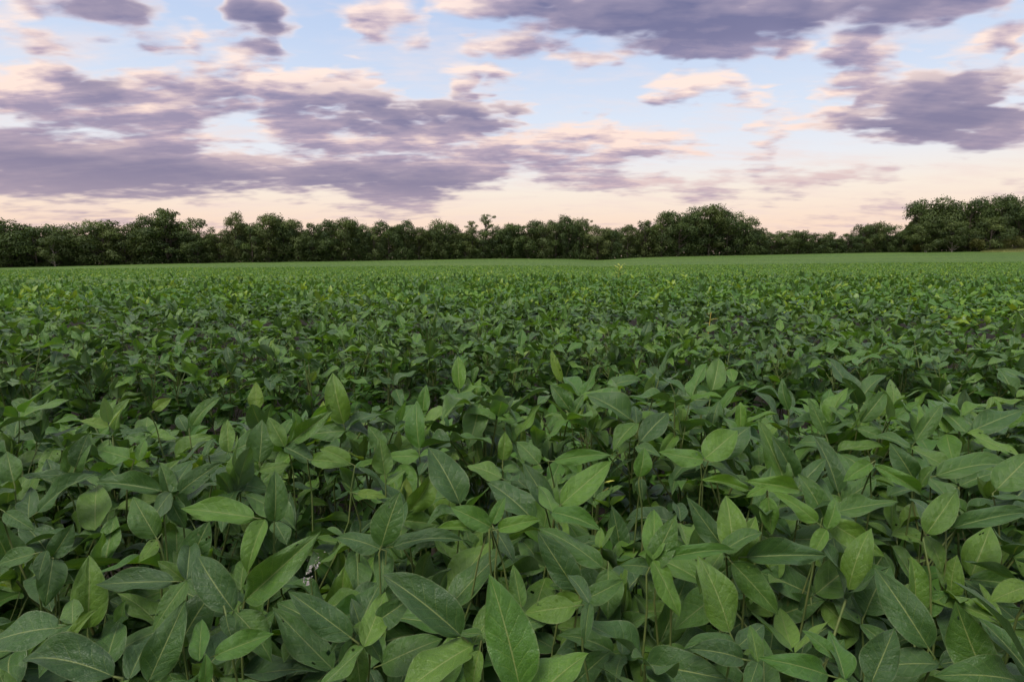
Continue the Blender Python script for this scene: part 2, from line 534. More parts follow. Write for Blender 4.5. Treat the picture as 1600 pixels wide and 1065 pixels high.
def tree_leaf_material(name, dark, light, warm):
    m, q = new_mat(name)
    a = q.n('ShaderNodeAttribute'); a.attribute_name = 'var'
    oi = q.n('ShaderNodeObjectInfo').outputs['Random']
    c = q.mix(a.outputs['Fac'], dark, light)
    c = q.mix(q.mr(oi, .55, 1.0, 0, .5), c, warm)
    p = principled(q, c, .6, .3)
    tl = q.n('ShaderNodeBsdfTranslucent')
    q.put(tl.inputs['Color'], q.vm('MULTIPLY', c, (1.3, 1.3, .5)))
    finish(m, q, add_mix(q, .22, p, tl.outputs[0]))
    return m
M_tree = tree_leaf_material('tree_foliage', (.038, .066, .022), (.115, .170, .042), (.125, .150, .040))
M_tree_pale = tree_leaf_material('pale_tree_foliage', (.055, .088, .028), (.15, .20, .055), (.16, .18, .06))
M_shrub = tree_leaf_material('yellowish_shrub_foliage', (.07, .085, .022), (.15, .16, .04), (.17, .15, .04))

m, q = new_mat('bark')
pos = q.n('ShaderNodeTexCoord').outputs['Object']
n1 = q.noise(q.vm('MULTIPLY', pos, (9, 9, 1.5)), 3.0, 4.0, .6, dim='3D')
finish(m, q, principled(q, q.mix(n1, (.055, .045, .035), (.17, .145, .115)), .9, .2))
M_bark = m
m, q = new_mat('pale_bark')
pos = q.n('ShaderNodeTexCoord').outputs['Object']
n1 = q.noise(q.vm('MULTIPLY', pos, (9, 9, 1.5)), 3.0, 4.0, .6, dim='3D')
finish(m, q, principled(q, q.mix(n1, (.20, .17, .14), (.40, .35, .30)), .9, .2))
M_bark_pale = m

def plain(name, a, b, scale, rough=.7):
    m, q = new_mat(name)
    n1 = q.noise(q.n('ShaderNodeTexCoord').outputs['Object'], scale, 3.0, .6, dim='3D')
    finish(m, q, principled(q, q.mix(n1, a, b), rough, .3))
    return m
M_drygrass = plain('dry_grass', (.12, .145, .038), (.20, .205, .06), 3.0)
M_yellow = plain('yellowed_stalk', (.34, .30, .05), (.55, .42, .10), 30.0)
M_weed = plain('weed_leaf', (.32, .36, .05), (.50, .50, .09), 25.0)
M_white = plain('white_fluff', (.20, .18, .16), (.42, .39, .36), 300.0)
M_pod = plain('pod', (.15, .22, .05), (.26, .30, .09), 60.0)

# ------------------------------------------------------------------ lie of the land
PLANT_H = 0.86
near_Y = np.array([-20, 0, .5, 1.1, 1.38, 1.8, 2.25, 2.9, 3.4, 4.0, 5.8, 9., 11.0, 12.5, 14., 20., 30.])
near_c = np.array([-.40, -.37, -.365, -.33, -.312, -.36, -.342, -.335, -.375, -.335, -.335, -.365, -.425, -.53, -.68, -1.25, -1.80])
base_x = np.array([-600, 0, 130, 300, 550, 780, 880, 930, 985, 1050, 1200, 1340, 1500, 1600, 2200], float)
base_y = np.array([424, 418, 415, 411, 407.5, 403.5, 404, 406, 402.5, 400.5, 397.5, 394.5, 392.5, 391.5, 388], float)
D0 = 48.0
def line_depth(px):
    return np.interp(px, [-600, 0, 400, 800, 1000, 1200, 1600, 2200], [150, 165, 190, 205, 212, 225, 225, 225])

def smooth01(t):
    t = np.clip(t, 0, 1)
    return t * t * (3 - 2 * t)

def canopy_rel(X, Y):
    """height of the crop surface relative to the camera"""
    X = np.asarray(X, float); Y = np.asarray(Y, float)
    near = np.interp(Y, near_Y, near_c)
    for k, (kx, ky, a) in enumerate(((1.3, .9, .010), (.37, .55, .018), (2.3, 1.7, .008))):
        near = near + a * np.sin(kx * X + ky * Y + k * 1.7)
    near = near + .0065 * X * smooth01((Y - 5) / 7)
    Yp = np.maximum(Y, 1.0)
    px = np.clip(800 + F * X / Yp * .985, -600, 2200)
    by = np.interp(px, base_x, base_y)
    Dt = line_depth(px)
    s = np.clip((Y - D0) / (Dt - D0), 0, 1.35)
    yy = 434.5 + (by - 434.5) * np.power(s, .62)
    yy = np.where(s > 1, by - 2.5 * (s - 1), yy)
    yy = np.minimum(yy, 434.5)
    cyv = (532.5 - yy) / F
    c, sn = math.cos(PITCH), math.sin(PITCH)
    far = Y * (-sn + cyv * c) / (c + cyv * sn)
    t = smooth01((Y - 16) / (D0 - 16))
    return near * (1 - t) + far * t

def canopy_z(X, Y): return canopy_rel(X, Y) + CAM.z
def ground_z(X, Y): return canopy_z(X, Y) - PLANT_H

def sheet(name, xs, ys, zf, mat):
    """rows fan out with distance so the sheet stays fine near the camera"""
    YY, TT = np.meshgrid(ys, xs, indexing='ij')
    XX = TT * (np.abs(YY) + 6.0)
    Z = zf(XX, YY)
    V = np.stack([XX, YY, Z], -1).reshape(-1, 3)
    ny, nx = YY.shape
    i = np.arange(ny - 1)[:, None] * nx + np.arange(nx - 1)[None, :]
    Fc = np.stack([i, i + 1, i + nx + 1, i + nx], -1).reshape(-1, 4)
    return mesh_obj(name, mesh_np(name, V, Fc, mat))

ys = np.concatenate([np.linspace(-30, -1, 8), np.linspace(0, 20, 60), np.geomspace(21, 320, 70), np.geomspace(360, 3000, 8)])
g = sheet('ground', np.linspace(-2.2, 2.2, 111), ys, ground_z, M_soil)
tag(g, kind='structure')
ys = np.concatenate([np.linspace(17.0, 48, 40), np.geomspace(49, 232, 110)])
def far_z(X, Y):
    return canopy_z(X, Y) - .10 + .035 * np.sin(X * 2.1 + 1.3 * np.sin(Y)) * np.sin(Y * 2.7)
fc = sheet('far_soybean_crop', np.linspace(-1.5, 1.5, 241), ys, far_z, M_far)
tag(fc, 'smooth dark green soybean crop rising gently towards the distant trees', 'crop', kind='stuff')

# ------------------------------------------------------------------ soybean leaflets
def leaflet_arrays(seed, nv, nu, ratio=.60, fold=.25, droop=.6, wave=.03, asym=0.0, holes=0):
    """unit blade, 1 long along +Y from its base at the origin, upper side +Z"""
    r = np.random.default_rng(seed)
    t = np.linspace(0, 1, nv + 1)
    tw = r.uniform(-.04, .05)
    shape = np.interp(t ** (1 + tw), [0, .02, .06, .15, .27, .40, .53, .66, .77, .86, .93, .97, 1], [0, .24, .48, .77, .95, 1, .94, .77, .565, .36, .175, .075, 0])
    shape = shape / shape.max() * ratio / 2
    us = np.linspace(-1, 1, nu + 1)
    p1, p2, p3 = r.uniform(0, 6.28, 3)
    ang = -droop * (t ** 1.3) + r.uniform(.0, .25)
    yc = np.concatenate([[0], np.cumsum(np.cos(ang[:-1]) / nv)])
    zc = np.concatenate([[0], np.cumsum(np.sin(ang[:-1]) / nv)])
    side = r.uniform(-.06, .06)
    V, UV = [], []
    for i in range(nv):
        for u in us:
            wv = shape[i] * (1 + asym * (1 if u > 0 else -1))
            x = u * wv * math.cos(fold * .8)
            a = abs(u) * wv
            nz = fold * a * (1 - .3 * abs(u)) + wave * u * u * math.sin(7.5 * t[i] + (p1 if u > 0 else p2)) * min(1, 4 * shape[i])
            nz += .012 * math.sin(11 * t[i] + 4 * u + p3) * abs(u)
            ca, sa = math.cos(ang[i]), math.sin(ang[i])
            V.append((x + side * t[i] ** 2, yc[i] - nz * sa, zc[i] + nz * ca))
            UV.append((.5 + .5 * u, t[i]))
    V.append((side, yc[-1], zc[-1])); UV.append((.5, 1.0))
    n = nu + 1
    quads = [(i * n + k, i * n + k + 1, (i + 1) * n + k + 1, (i + 1) * n + k) for i in range(nv - 1) for k in range(nu)]
    tip = len(V) - 1
    quads += [((nv - 1) * n + k, (nv - 1) * n + k + 1, tip, tip) for k in range(nu)]
    if holes:
        kill = set()
        for _ in range(holes):
            i, k = int(r.integers(3, nv - 4)), int(r.choice([j for j in range(1, nu - 1) if abs(j - nu / 2) > 1]))
            for _ in range(int(r.integers(1, 4))):
                kill.add((i, k)); i += int(r.integers(0, 2)); k = min(nu - 1, k + int(r.integers(0, 2)))
        quads = [f for j, f in enumerate(quads) if not (j < (nv - 1) * nu and (j // nu, j % nu) in kill)]
    return np.array(V, np.float32), quads, np.array(UV, np.float32)

def leaflet_mesh(name, mat, **kw):
    V, quads, UV = leaflet_arrays(**kw)
    me = bpy.data.meshes.new(name)
    faces = [f if f[2] != f[3] else f[:3] for f in quads]
    me.from_pydata(V.tolist(), [], faces)
    l = me.uv_layers.new(name='UVMap')
    idx = np.empty(len(me.loops), np.int32)
    me.loops.foreach_get('vertex_index', idx)
    l.data.foreach_set('uv', UV[idx].ravel())
    me.polygons.foreach_set('use_smooth', np.ones(len(me.polygons), bool))
    me.materials.append(mat)
    me.update()
    return me

BLADES, YOUNG_BLADES = [], []
for k in range(18):
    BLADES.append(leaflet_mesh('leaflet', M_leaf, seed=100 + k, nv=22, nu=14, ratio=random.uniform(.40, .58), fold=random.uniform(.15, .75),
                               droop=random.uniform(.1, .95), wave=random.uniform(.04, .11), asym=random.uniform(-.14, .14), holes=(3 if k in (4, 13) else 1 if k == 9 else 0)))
for k in range(5):
    YOUNG_BLADES.append(leaflet_mesh('leaflet', M_young, seed=300 + k, nv=14, nu=8, ratio=random.uniform(.42, .56), fold=random.uniform(.3, .7),
                                     droop=random.uniform(-.1, .5), wave=.03))

BRIGHT = []
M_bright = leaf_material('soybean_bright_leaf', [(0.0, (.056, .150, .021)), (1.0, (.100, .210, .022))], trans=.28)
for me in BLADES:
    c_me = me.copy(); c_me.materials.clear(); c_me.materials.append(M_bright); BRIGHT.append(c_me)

PETIOLES = []      # unit petioles: rise along +Z, lean to +Y, 1 long
for k in range(6):
    lean, bend = random.uniform(.25, .55), random.uniform(-.25, .45)
    p = Vector((0, 0, 0)); pts = [p.copy()]
    for i in range(5):
        a = lean + bend * i / 4
        p = p + Vector((random.uniform(-.015, .015), math.sin(a), math.cos(a))) * .2
        pts.append(p.copy())
    V, Fc = tube_arrays(pts, [.013, .0115, .0105, .010, .0095, .009], 6)
    PETIOLES.append((mesh_np('leaf', V, Fc, M_stem), pts[-1].copy(), pts))

def rot_axes(yaw, pitch, roll):
    return (Matrix.Rotation(yaw, 4, 'Z') @ Matrix.Rotation(pitch, 4, 'X') @ Matrix.Rotation(roll, 4, 'Y'))

def plant_spec(R, H, nleaf, spread=1.0, top=True):
    """a plant as numbers: stem points, then leaves (node, yaw, lean, petiole length, petiole kind, leaflets, young)"""
    lean = Vector((R.gauss(0, .05), R.gauss(0, .05), 0))
    nodes = 9
    pts = [Vector((0, 0, -.04))]
    for i in range(1, nodes + 1):
        f = i / nodes
        pts.append(Vector((lean.x * f * f + R.gauss(0, .006), lean.y * f * f + R.gauss(0, .006), f * (H - .08))))
    leaves = []
    az0 = R.uniform(0, 6.28)
    for i in range(nleaf):
        f = 1 - (i + R.uniform(0, .7)) / nleaf * .62
        k = min(nodes, max(1, int(round(f * nodes * .86))))
        node = pts[k]
        young = top and i < 1
        yaw = az0 + i * 2.4 + R.gauss(0, .4)
        if young:
            plen = R.uniform(.03, .06)
        else:
            plen = R.uniform(.09, .20) * spread
        pk = R.randrange(len(PETIOLES))
        tilt = R.gauss(.05, .22)
        target = H * R.uniform(.86, 1.03) if i < nleaf * .62 else H * R.uniform(.55, .86)
        tip_z = PETIOLES[pk][1].z * plen
        nz = min(max(target - tip_z - .03, .05), pts[-1].z)
        fz = nz / pts[-1].z
        kk = min(nodes - 1, int(fz * nodes))
        node = pts[kk].lerp(pts[kk + 1], min(1.0, max(0.0, (nz - pts[kk].z) / max(1e-4, pts[kk + 1].z - pts[kk].z))))
        size = R.uniform(.040, .062) if young else R.choice([R.uniform(.070, .095), R.uniform(.082, .112)]) * (1.0 if i > 2 else .88)
        lf = []
        gen = R.gauss(.14, .36)                   # how far the whole leaf is raised
        for j, y in enumerate((0.0, R.uniform(1.25, 1.75), -R.uniform(1.25, 1.75))):
            pitch = gen + R.gauss(.02, .26)
            if R.random() < .16: pitch += R.uniform(.5, 1.0)
            if R.random() < .12: pitch -= R.uniform(.4, .8)
            if young: pitch += .7
            pitch = max(-1.0, min(1.35, pitch))
            s = size * (1.0 if j == 0 else R.uniform(.80, .95))
            bl = R.randrange(len(YOUNG_BLADES)) if young else R.randrange(len(BLADES))
            off = .16 * size if j == 0 else .02 * size
            lf.append((bl, y + R.gauss(0, .12), pitch, R.gauss(0, .35), s, off))
        leaves.append((node, yaw, tilt, plen, pk, lf, young))
    return pts, leaves

def leaf_frame(L):
    node, yaw, tilt, plen, pk, lf, young = L
    return Matrix.Translation(node) @ Matrix.Rotation(yaw, 4, 'Z') @ Matrix.Rotation(-tilt, 4, 'X')

def leaflet_local(L, j):
    """leaflet placement in the (unscaled) frame of its leaf"""
    node, yaw, tilt, plen, pk, lf, young = L
    end = PETIOLES[pk][1] * plen
    bl, y, pitch, roll, s, off = lf[j]
    R3 = Matrix.Rotation(tilt, 4, 'X') @ rot_axes(y, pitch, roll)
    return Matrix.Translation(end) @ R3 @ Matrix.Translation((0, off, 0)) @ Matrix.Scale(s, 4)

# ------------------------------------------------------------------ where the plants stand
ROWS = [-.55, -.10, .30, .60, .92, 1.22, 1.70, 2.32, 2.64, 2.96, 3.85, 4.2, 4.6, 5.2, 5.6]
while ROWS[-1] < 21: ROWS.append(ROWS[-1] + (.40 if len(ROWS) % 2 else .52))
spots = []
R = random.Random(5)
for ri, ry in enumerate(ROWS):
    step = .068 if ry < 1.5 else .10 if ry < 9 else .12 if ry < 13 else .17
    half = max(2.6, abs(ry) * 1.02 + 1.2)
    x = -half
    while x < half:
        X = x + R.gauss(0, .022)
        Y = ry + (.10 * X if X < 0 else .03 * X) * min(1, ry) + .05 * math.sin(X * 1.1 + ri) + R.gauss(0, .055)
        x += step
        if -.28 < Y < .30 and abs(X) < .30: continue          # where the photographer stands
        spots.append((X, Y, ri))

def in_view(X, Y):
    return Y > .28 and abs(X) < .93 * Y + .10
seen = sorted([s for s in spots if in_view(s[0], s[1])], key=lambda s: s[1] + .25 * abs(s[0]))
NEAR = seen[:300]
near_set = set(id(s) for s in NEAR)
REST = [s for s in spots if id(s) not in near_set]

def plant_height(X, Y, R):
    return PLANT_H + R.gauss(-.015, .028) - .065 * float(smooth01((1.10 - Y) / .25)) - .20 * math.exp(-((Y - 1.74 - (.10 * X if X < 0 else .03 * X)) / .17) ** 2)

ORD = ['first', 'second', 'third', 'fourth', 'fifth', 'sixth', 'seventh', 'eighth', 'ninth', 'tenth', 'eleventh', 'twelfth']
def ordinal(n):
    if n < 12: return ORD[n]
    k = n + 1
    return '%d%s' % (k, 'th' if 10 < k % 100 < 14 else {1: 'st', 2: 'nd', 3: 'rd'}.get(k % 10, 'th'))
near_rows = sorted(set(s[2] for s in NEAR))
in_row = {r_: sorted(s[0] for s in NEAR if s[2] == r_) for r_ in near_rows}
def plant_label(X, Y, ri):
    nm = ordinal(near_rows.index(ri)) + ' row'
    return 'green soybean plant, %s from the left in the %s from the camera' % (ordinal(in_row[ri].index(X)), nm), nm

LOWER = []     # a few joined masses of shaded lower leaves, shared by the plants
def leaf_soup(leaves, R, nv, nu):
    V, Fc, UV, var, o = [], [], [], [], 0
    for L in leaves:
        fr = leaf_frame(L)
        vr = R.random() if not L[6] else R.uniform(.92, 1.0)
        for j in range(3):
            M = np.array(fr @ leaflet_local(L, j))
            bv, bf, buv = lod_blade(L[5][j][0], nv, nu)
            V.append(bv @ M[:3, :3].T + M[:3, 3]); Fc.append(bf + o); UV.append(buv)
            var.append(np.full(len(bv), vr)); o += len(bv)
    return np.concatenate(V), np.concatenate(Fc), np.concatenate(UV), np.concatenate(var)

_lod = {}
def lod_blade(k, nv, nu):
    key = (k, nv, nu)
    if key not in _lod:
        rr = random.Random(900 + k)
        V, quads, UV = leaflet_arrays(100 + k, nv, nu, ratio=rr.uniform(.36, .52), fold=rr.uniform(.05, .4), droop=rr.uniform(.1, .9), wave=.04)
        tri = []
        for f in quads:
            tri.append((f[0], f[1], f[2]))
            if f[2] != f[3]: tri.append((f[0], f[2], f[3]))
        _lod[key] = (V, np.array(tri, np.int32), UV)
    return _lod[key]

for k in range(8):
    R = random.Random(700 + k)
    _, lv = plant_spec(R, .66, 10, 1.15, top=False)
    V, Fc, UV, var = leaf_soup(lv, R, 5, 4)
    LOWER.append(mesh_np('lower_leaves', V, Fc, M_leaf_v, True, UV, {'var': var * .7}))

def build_plant(X, Y, ri, seed, H=None, label=None, group=None, nleaf=11):
    R = random.Random(seed)
    H = H or plant_height(X, Y, R)
    z = float(ground_z(X, Y))
    pts, leaves = plant_spec(R, H, nleaf)
    root = empty('soybean_plant', (X, Y, z))
    lab, rown = plant_label(X, Y, ri)
    tag(root, label or lab, 'soybean plant', group or 'soybean plants, ' + rown + ' from the camera')
    n = len(pts)
    V, Fc = tube_arrays(pts, [.0042 - .0022 * i / (n - 1) for i in range(n)], 6)
    mesh_obj('stem', mesh_np('stem', V, Fc, M_stem), root)
    lo = mesh_obj('lower_leaves', R.choice(LOWER), root)
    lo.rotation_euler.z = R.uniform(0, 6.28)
    lo['kind'] = 'stuff'
    for L in leaves:
        pm = PETIOLES[L[4]][0]
        lit_copy = R.random() < (.55 if 1.0 < Y < 1.6 and L[0].z > .5 * H else .16 if Y < 1.6 else .42)      # brighter green stands in for light on the ridge and middle rows
        lo = mesh_obj('leaf', pm, root)
        fr = leaf_frame(L)
        lo.matrix_local = fr @ Matrix.Scale(L[3], 4)
        inv_s = Matrix.Scale(1 / L[3], 4)
        for j in range(3):
            me = (YOUNG_BLADES if L[6] else BRIGHT if lit_copy else BLADES)[L[5][j][0]]
            b = mesh_obj('leaflet', me, lo)
            b.matrix_local = inv_s @ leaflet_local(L, j)
    return root

NEAR_ROOTS = []
for i, (X, Y, ri) in enumerate(NEAR):
    NEAR_ROOTS.append(build_plant(X, Y, ri, 2000 + i, nleaf=12 if Y < 1.6 else 10))

# the rest of the crop, out to the crest and beside the view
SV, SF, SU, SA, SM, off = [], [], [], [], [], 0
PV, PF, poff = [], [], 0
R = random.Random(77)
specs = [plant_spec(random.Random(5000 + k), PLANT_H, 12) for k in range(40)]
soups = {}
for lod, (nv, nu, keep) in {0: (5, 4, 12), 1: (3, 2, 9), 2: (2, 2, 7)}.items():
    for k, (pts, lv) in enumerate(specs):
        V, Fc, UV, var = leaf_soup(lv[:keep], random.Random(k), nv, nu)
        # young tips are brighter
        soups[(lod, k)] = (V.astype(np.float32), Fc, UV, var)
for (X, Y, ri) in REST:
    d = math.hypot(X, Y)
    lod = 0 if d < 5 else 1 if d < 10 else 2
    k = R.randrange(40)
    V, Fc, UV, var = soups[(lod, k)]
    a = R.uniform(0, 6.28); sc = 1 + R.gauss(-.015, .035)
    ca, sa = math.cos(a) * sc, math.sin(a) * sc
    M = np.array([[ca, -sa, 0], [sa, ca, 0], [0, 0, sc]], np.float32)
    V2 = V @ M.T + np.array([X, Y, float(ground_z(X, Y))], np.float32)
    SM.append(np.full(len(Fc), 1 if d < 5 else 0, np.int32))
    SV.append(V2); SF.append(Fc + off); SU.append(UV)
    SA.append(np.clip(.20 + .80 * var + R.gauss(0, .06), 0, 1)); off += len(V)
V, Fc, UV, var = np.concatenate(SV), np.concatenate(SF), np.concatenate(SU), np.concatenate(SA)
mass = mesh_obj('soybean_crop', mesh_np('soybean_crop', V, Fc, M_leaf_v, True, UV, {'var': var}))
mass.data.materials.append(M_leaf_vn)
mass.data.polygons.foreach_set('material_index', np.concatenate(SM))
mass.data.update()
tag(mass, 'dense mass of small soybean leaves spreading back to the field crest', 'crop', kind='stuff')

# ------------------------------------------------------------------ the large leaflets on top of the nearest plants
# (crop, base x, base y, tip x, tip y, width, tone) read off three enlarged crops of the photograph
HERO = [
 (0,1055,715,1385,410,150,'m'),(0,380,830,390,515,200,'d'),(0,640,1068,805,705,170,'m'),(0,490,1040,95,970,150,'m'),(0,815,575,905,365,140,'m'),
 (0,675,440,575,265,130,'m'),(0,680,448,600,550,130,'g'),(0,1100,355,780,315,115,'b'),(0,770,250,960,115,90,'m'),(0,700,240,410,205,80,'m'),
 (0,1185,370,1190,150,140,'m'),(0,1185,372,1240,475,140,'g'),(0,285,180,400,-5,120,'m'),(0,165,330,420,165,80,'g'),(0,150,510,-20,560,80,'m'),
 (0,230,530,195,740,125,'m'),(0,225,525,320,380,100,'m'),(0,750,630,410,645,95,'m'),(0,985,775,720,650,120,'d'),(0,975,770,1000,875,160,'m'),
 (0,250,830,-60,900,190,'g'),(0,1520,875,1245,670,150,'m'),(0,1440,1010,1180,735,150,'d'),(0,930,950,1185,855,110,'b'),(0,265,925,430,740,50,'y'),
 (0,880,1075,890,940,90,'b'),(0,1350,105,1520,130,80,'y'),(0,20,330,150,410,70,'m'),(0,560,100,420,60,80,'b'),(0,920,80,1060,45,70,'g'),
 (0,1020,60,1190,-10,110,'m'),(0,60,200,30,70,110,'m'),
 (1,605,295,470,50,170,'m'),(1,1040,300,1262,108,140,'b'),(1,1000,318,875,115,110,'m'),(1,995,325,1165,425,80,'g'),(1,265,480,345,240,160,'m'),
 (1,260,490,70,440,100,'g'),(1,315,480,620,455,85,'g'),(1,745,400,565,310,110,'b'),(1,770,405,955,365,80,'b'),(1,745,380,803,265,70,'b'),
 (1,748,395,840,550,80,'g'),(1,700,405,505,400,45,'b'),(1,1105,665,940,410,150,'m'),(1,1105,735,880,770,130,'m'),(1,1220,570,940,405,100,'g'),
 (1,1245,575,1245,795,190,'g'),(1,610,865,265,600,190,'m'),(1,865,1100,730,595,250,'b'),(1,235,810,400,700,120,'m'),(1,150,890,180,1100,180,'m'),
 (1,265,990,530,880,190,'d'),(1,690,925,660,1100,200,'m'),(1,1425,570,1540,340,130,'m'),(1,1430,570,1295,560,85,'m'),(1,870,745,835,555,90,'m'),
 (1,280,170,255,10,105,'m'),(1,380,330,495,155,125,'m'),(1,945,125,850,25,90,'g'),(1,790,110,800,-20,150,'m'),(1,785,185,635,130,100,'g'),
 (1,1010,110,1265,90,50,'b'),(1,1110,1060,1260,930,110,'d'),(1,160,250,290,270,50,'y'),(1,130,120,0,60,70,'y'),(1,1380,180,1400,50,90,'b'),(1,1390,185,1395,280,110,'m'),
 (2,140,100,285,-20,140,'b'),(2,135,105,-60,70,90,'b'),(2,140,110,265,160,110,'g'),(2,250,850,110,515,180,'m'),(2,255,545,460,775,130,'m'),
 (2,320,525,670,520,120,'m'),(2,610,690,375,590,140,'d'),(2,620,685,845,510,170,'d'),(2,645,715,790,870,160,'d'),(2,1110,920,875,570,190,'g'),
 (2,1360,1055,1220,715,190,'m'),(2,660,370,545,165,130,'m'),(2,675,370,920,525,110,'m'),(2,625,375,435,245,80,'b'),(2,705,330,980,285,75,'g'),
 (2,1100,425,1230,245,160,'m'),(2,1095,430,1165,595,100,'g'),(2,1210,400,1540,330,75,'m'),(2,305,965,75,920,130,'m'),(2,675,1035,370,960,110,'b'),
 (2,670,970,745,880,80,'m'),(2,860,1070,960,830,170,'m'),(2,1045,190,940,30,110,'m'),(2,875,130,1085,255,60,'b'),(2,530,180,430,0,90,'m'),
 (2,720,250,610,0,85,'g'),(2,550,235,310,195,45,'b'),(2,330,235,120,195,55,'b'),(2,415,265,430,430,90,'b'),(2,1140,175,1470,140,80,'g'),
 (2,1400,235,1560,80,140,'m'),(2,235,500,65,260,110,'m'),(2,-30,530,270,490,60,'b'),(2,835,770,940,560,220,'d'),(2,1290,610,1380,390,200,'d'),
 (2,1285,620,1520,650,75,'d'),(2,1540,650,1370,720,90,'y'),(2,1500,1060,1130,1040,150,'m'),(2,700,960,560,840,60,'b'),(2,860,120,740,200,70,'b'),
 # along the ridge of the nearest mass, in photo pixels
 (3,537,662,520,582,44,'m'),(3,718,608,716,556,26,'b'),(3,878,596,862,545,18,'y'),(3,400,640,400,596,26,'y'),(3,655,700,652,625,36,'b'),
 (3,405,722,410,655,48,'m'),(3,118,730,138,676,34,'m'),(3,1232,640,1222,590,20,'m'),(3,1345,660,1385,610,30,'m'),(3,1230,760,1185,655,40,'m'),
 (3,985,655,915,615,40,'g'),(3,1120,715,1172,665,44,'m'),(3,890,640,860,600,30,'m'),(3,1060,625,1110,625,34,'d'),(3,1290,680,1262,620,22,'m'),
 (3,600,700,575,665,34,'m'),(3,455,690,520,640,30,'m'),(3,300,665,345,620,26,'g'),(3,240,640,268,622,20,'y'),(3,1000,690,1045,645,40,'g'),
 (3,1430,690,1475,630,26,'m'),(3,1520,672,1600,640,30,'m'),(3,760,660,805,620,30,'m'),(3,60,650,20,625,24,'m'),(3,950,605,1005,596,20,'g'),
]
HERO_NAMES = {
 (1,865,1100,730,595,250,'b'): 'soybean plant with the largest upright bright green leaf at bottom centre',
 (1,610,865,265,600,190,'m'): 'soybean plant with a broad leaf pointing up left beside the largest leaf',
 (0,1055,715,1385,410,150,'m'): 'soybean plant with a long narrow leaf next to the white seed head',
 (2,1110,920,875,570,190,'g'): 'soybean plant with a large arching greyish leaf at lower right',
 (2,1360,1055,1220,715,190,'m'): 'soybean plant with a big upright pointed leaf in the lower right corner',
 (3,537,662,520,582,44,'m'): 'soybean plant with a tall upright leaf on the ridge of the near mass',
 (3,878,596,862,545,18,'y'): 'soybean plant with a thin yellowish upright leaf on the ridge',
}
def shape_of(k):
    me = BLADES[k]
    co = np.empty(len(me.vertices) * 3, np.float32); me.vertices.foreach_get('co', co); co = co.reshape(-1, 3)
    return Vector(co[-1]), float(co[:, 0].max() - co[:, 0].min())
SHAPES = [shape_of(k) for k in range(len(BLADES))]
YB = []
M_yellowish = leaf_material('soybean_yellowish_leaf', [(0.0, (.085, .18, .024)), (1.0, (.125, .215, .026))], trans=.30)
for me in BLADES[:6]:
    c_me = me.copy(); c_me.materials.clear(); c_me.materials.append(M_yellowish); YB.append(c_me)

def on_canopy(px, py, drop):
    d = ray(px, py)
    t = .4
    for _ in range(60):
        p = CAM + d * t
        gap = p.z - (float(canopy_z(p.x, p.y)) - drop)
        if gap < .002 or t > 4: break
        t += gap / max(.18, -d.z) * .7
    return t

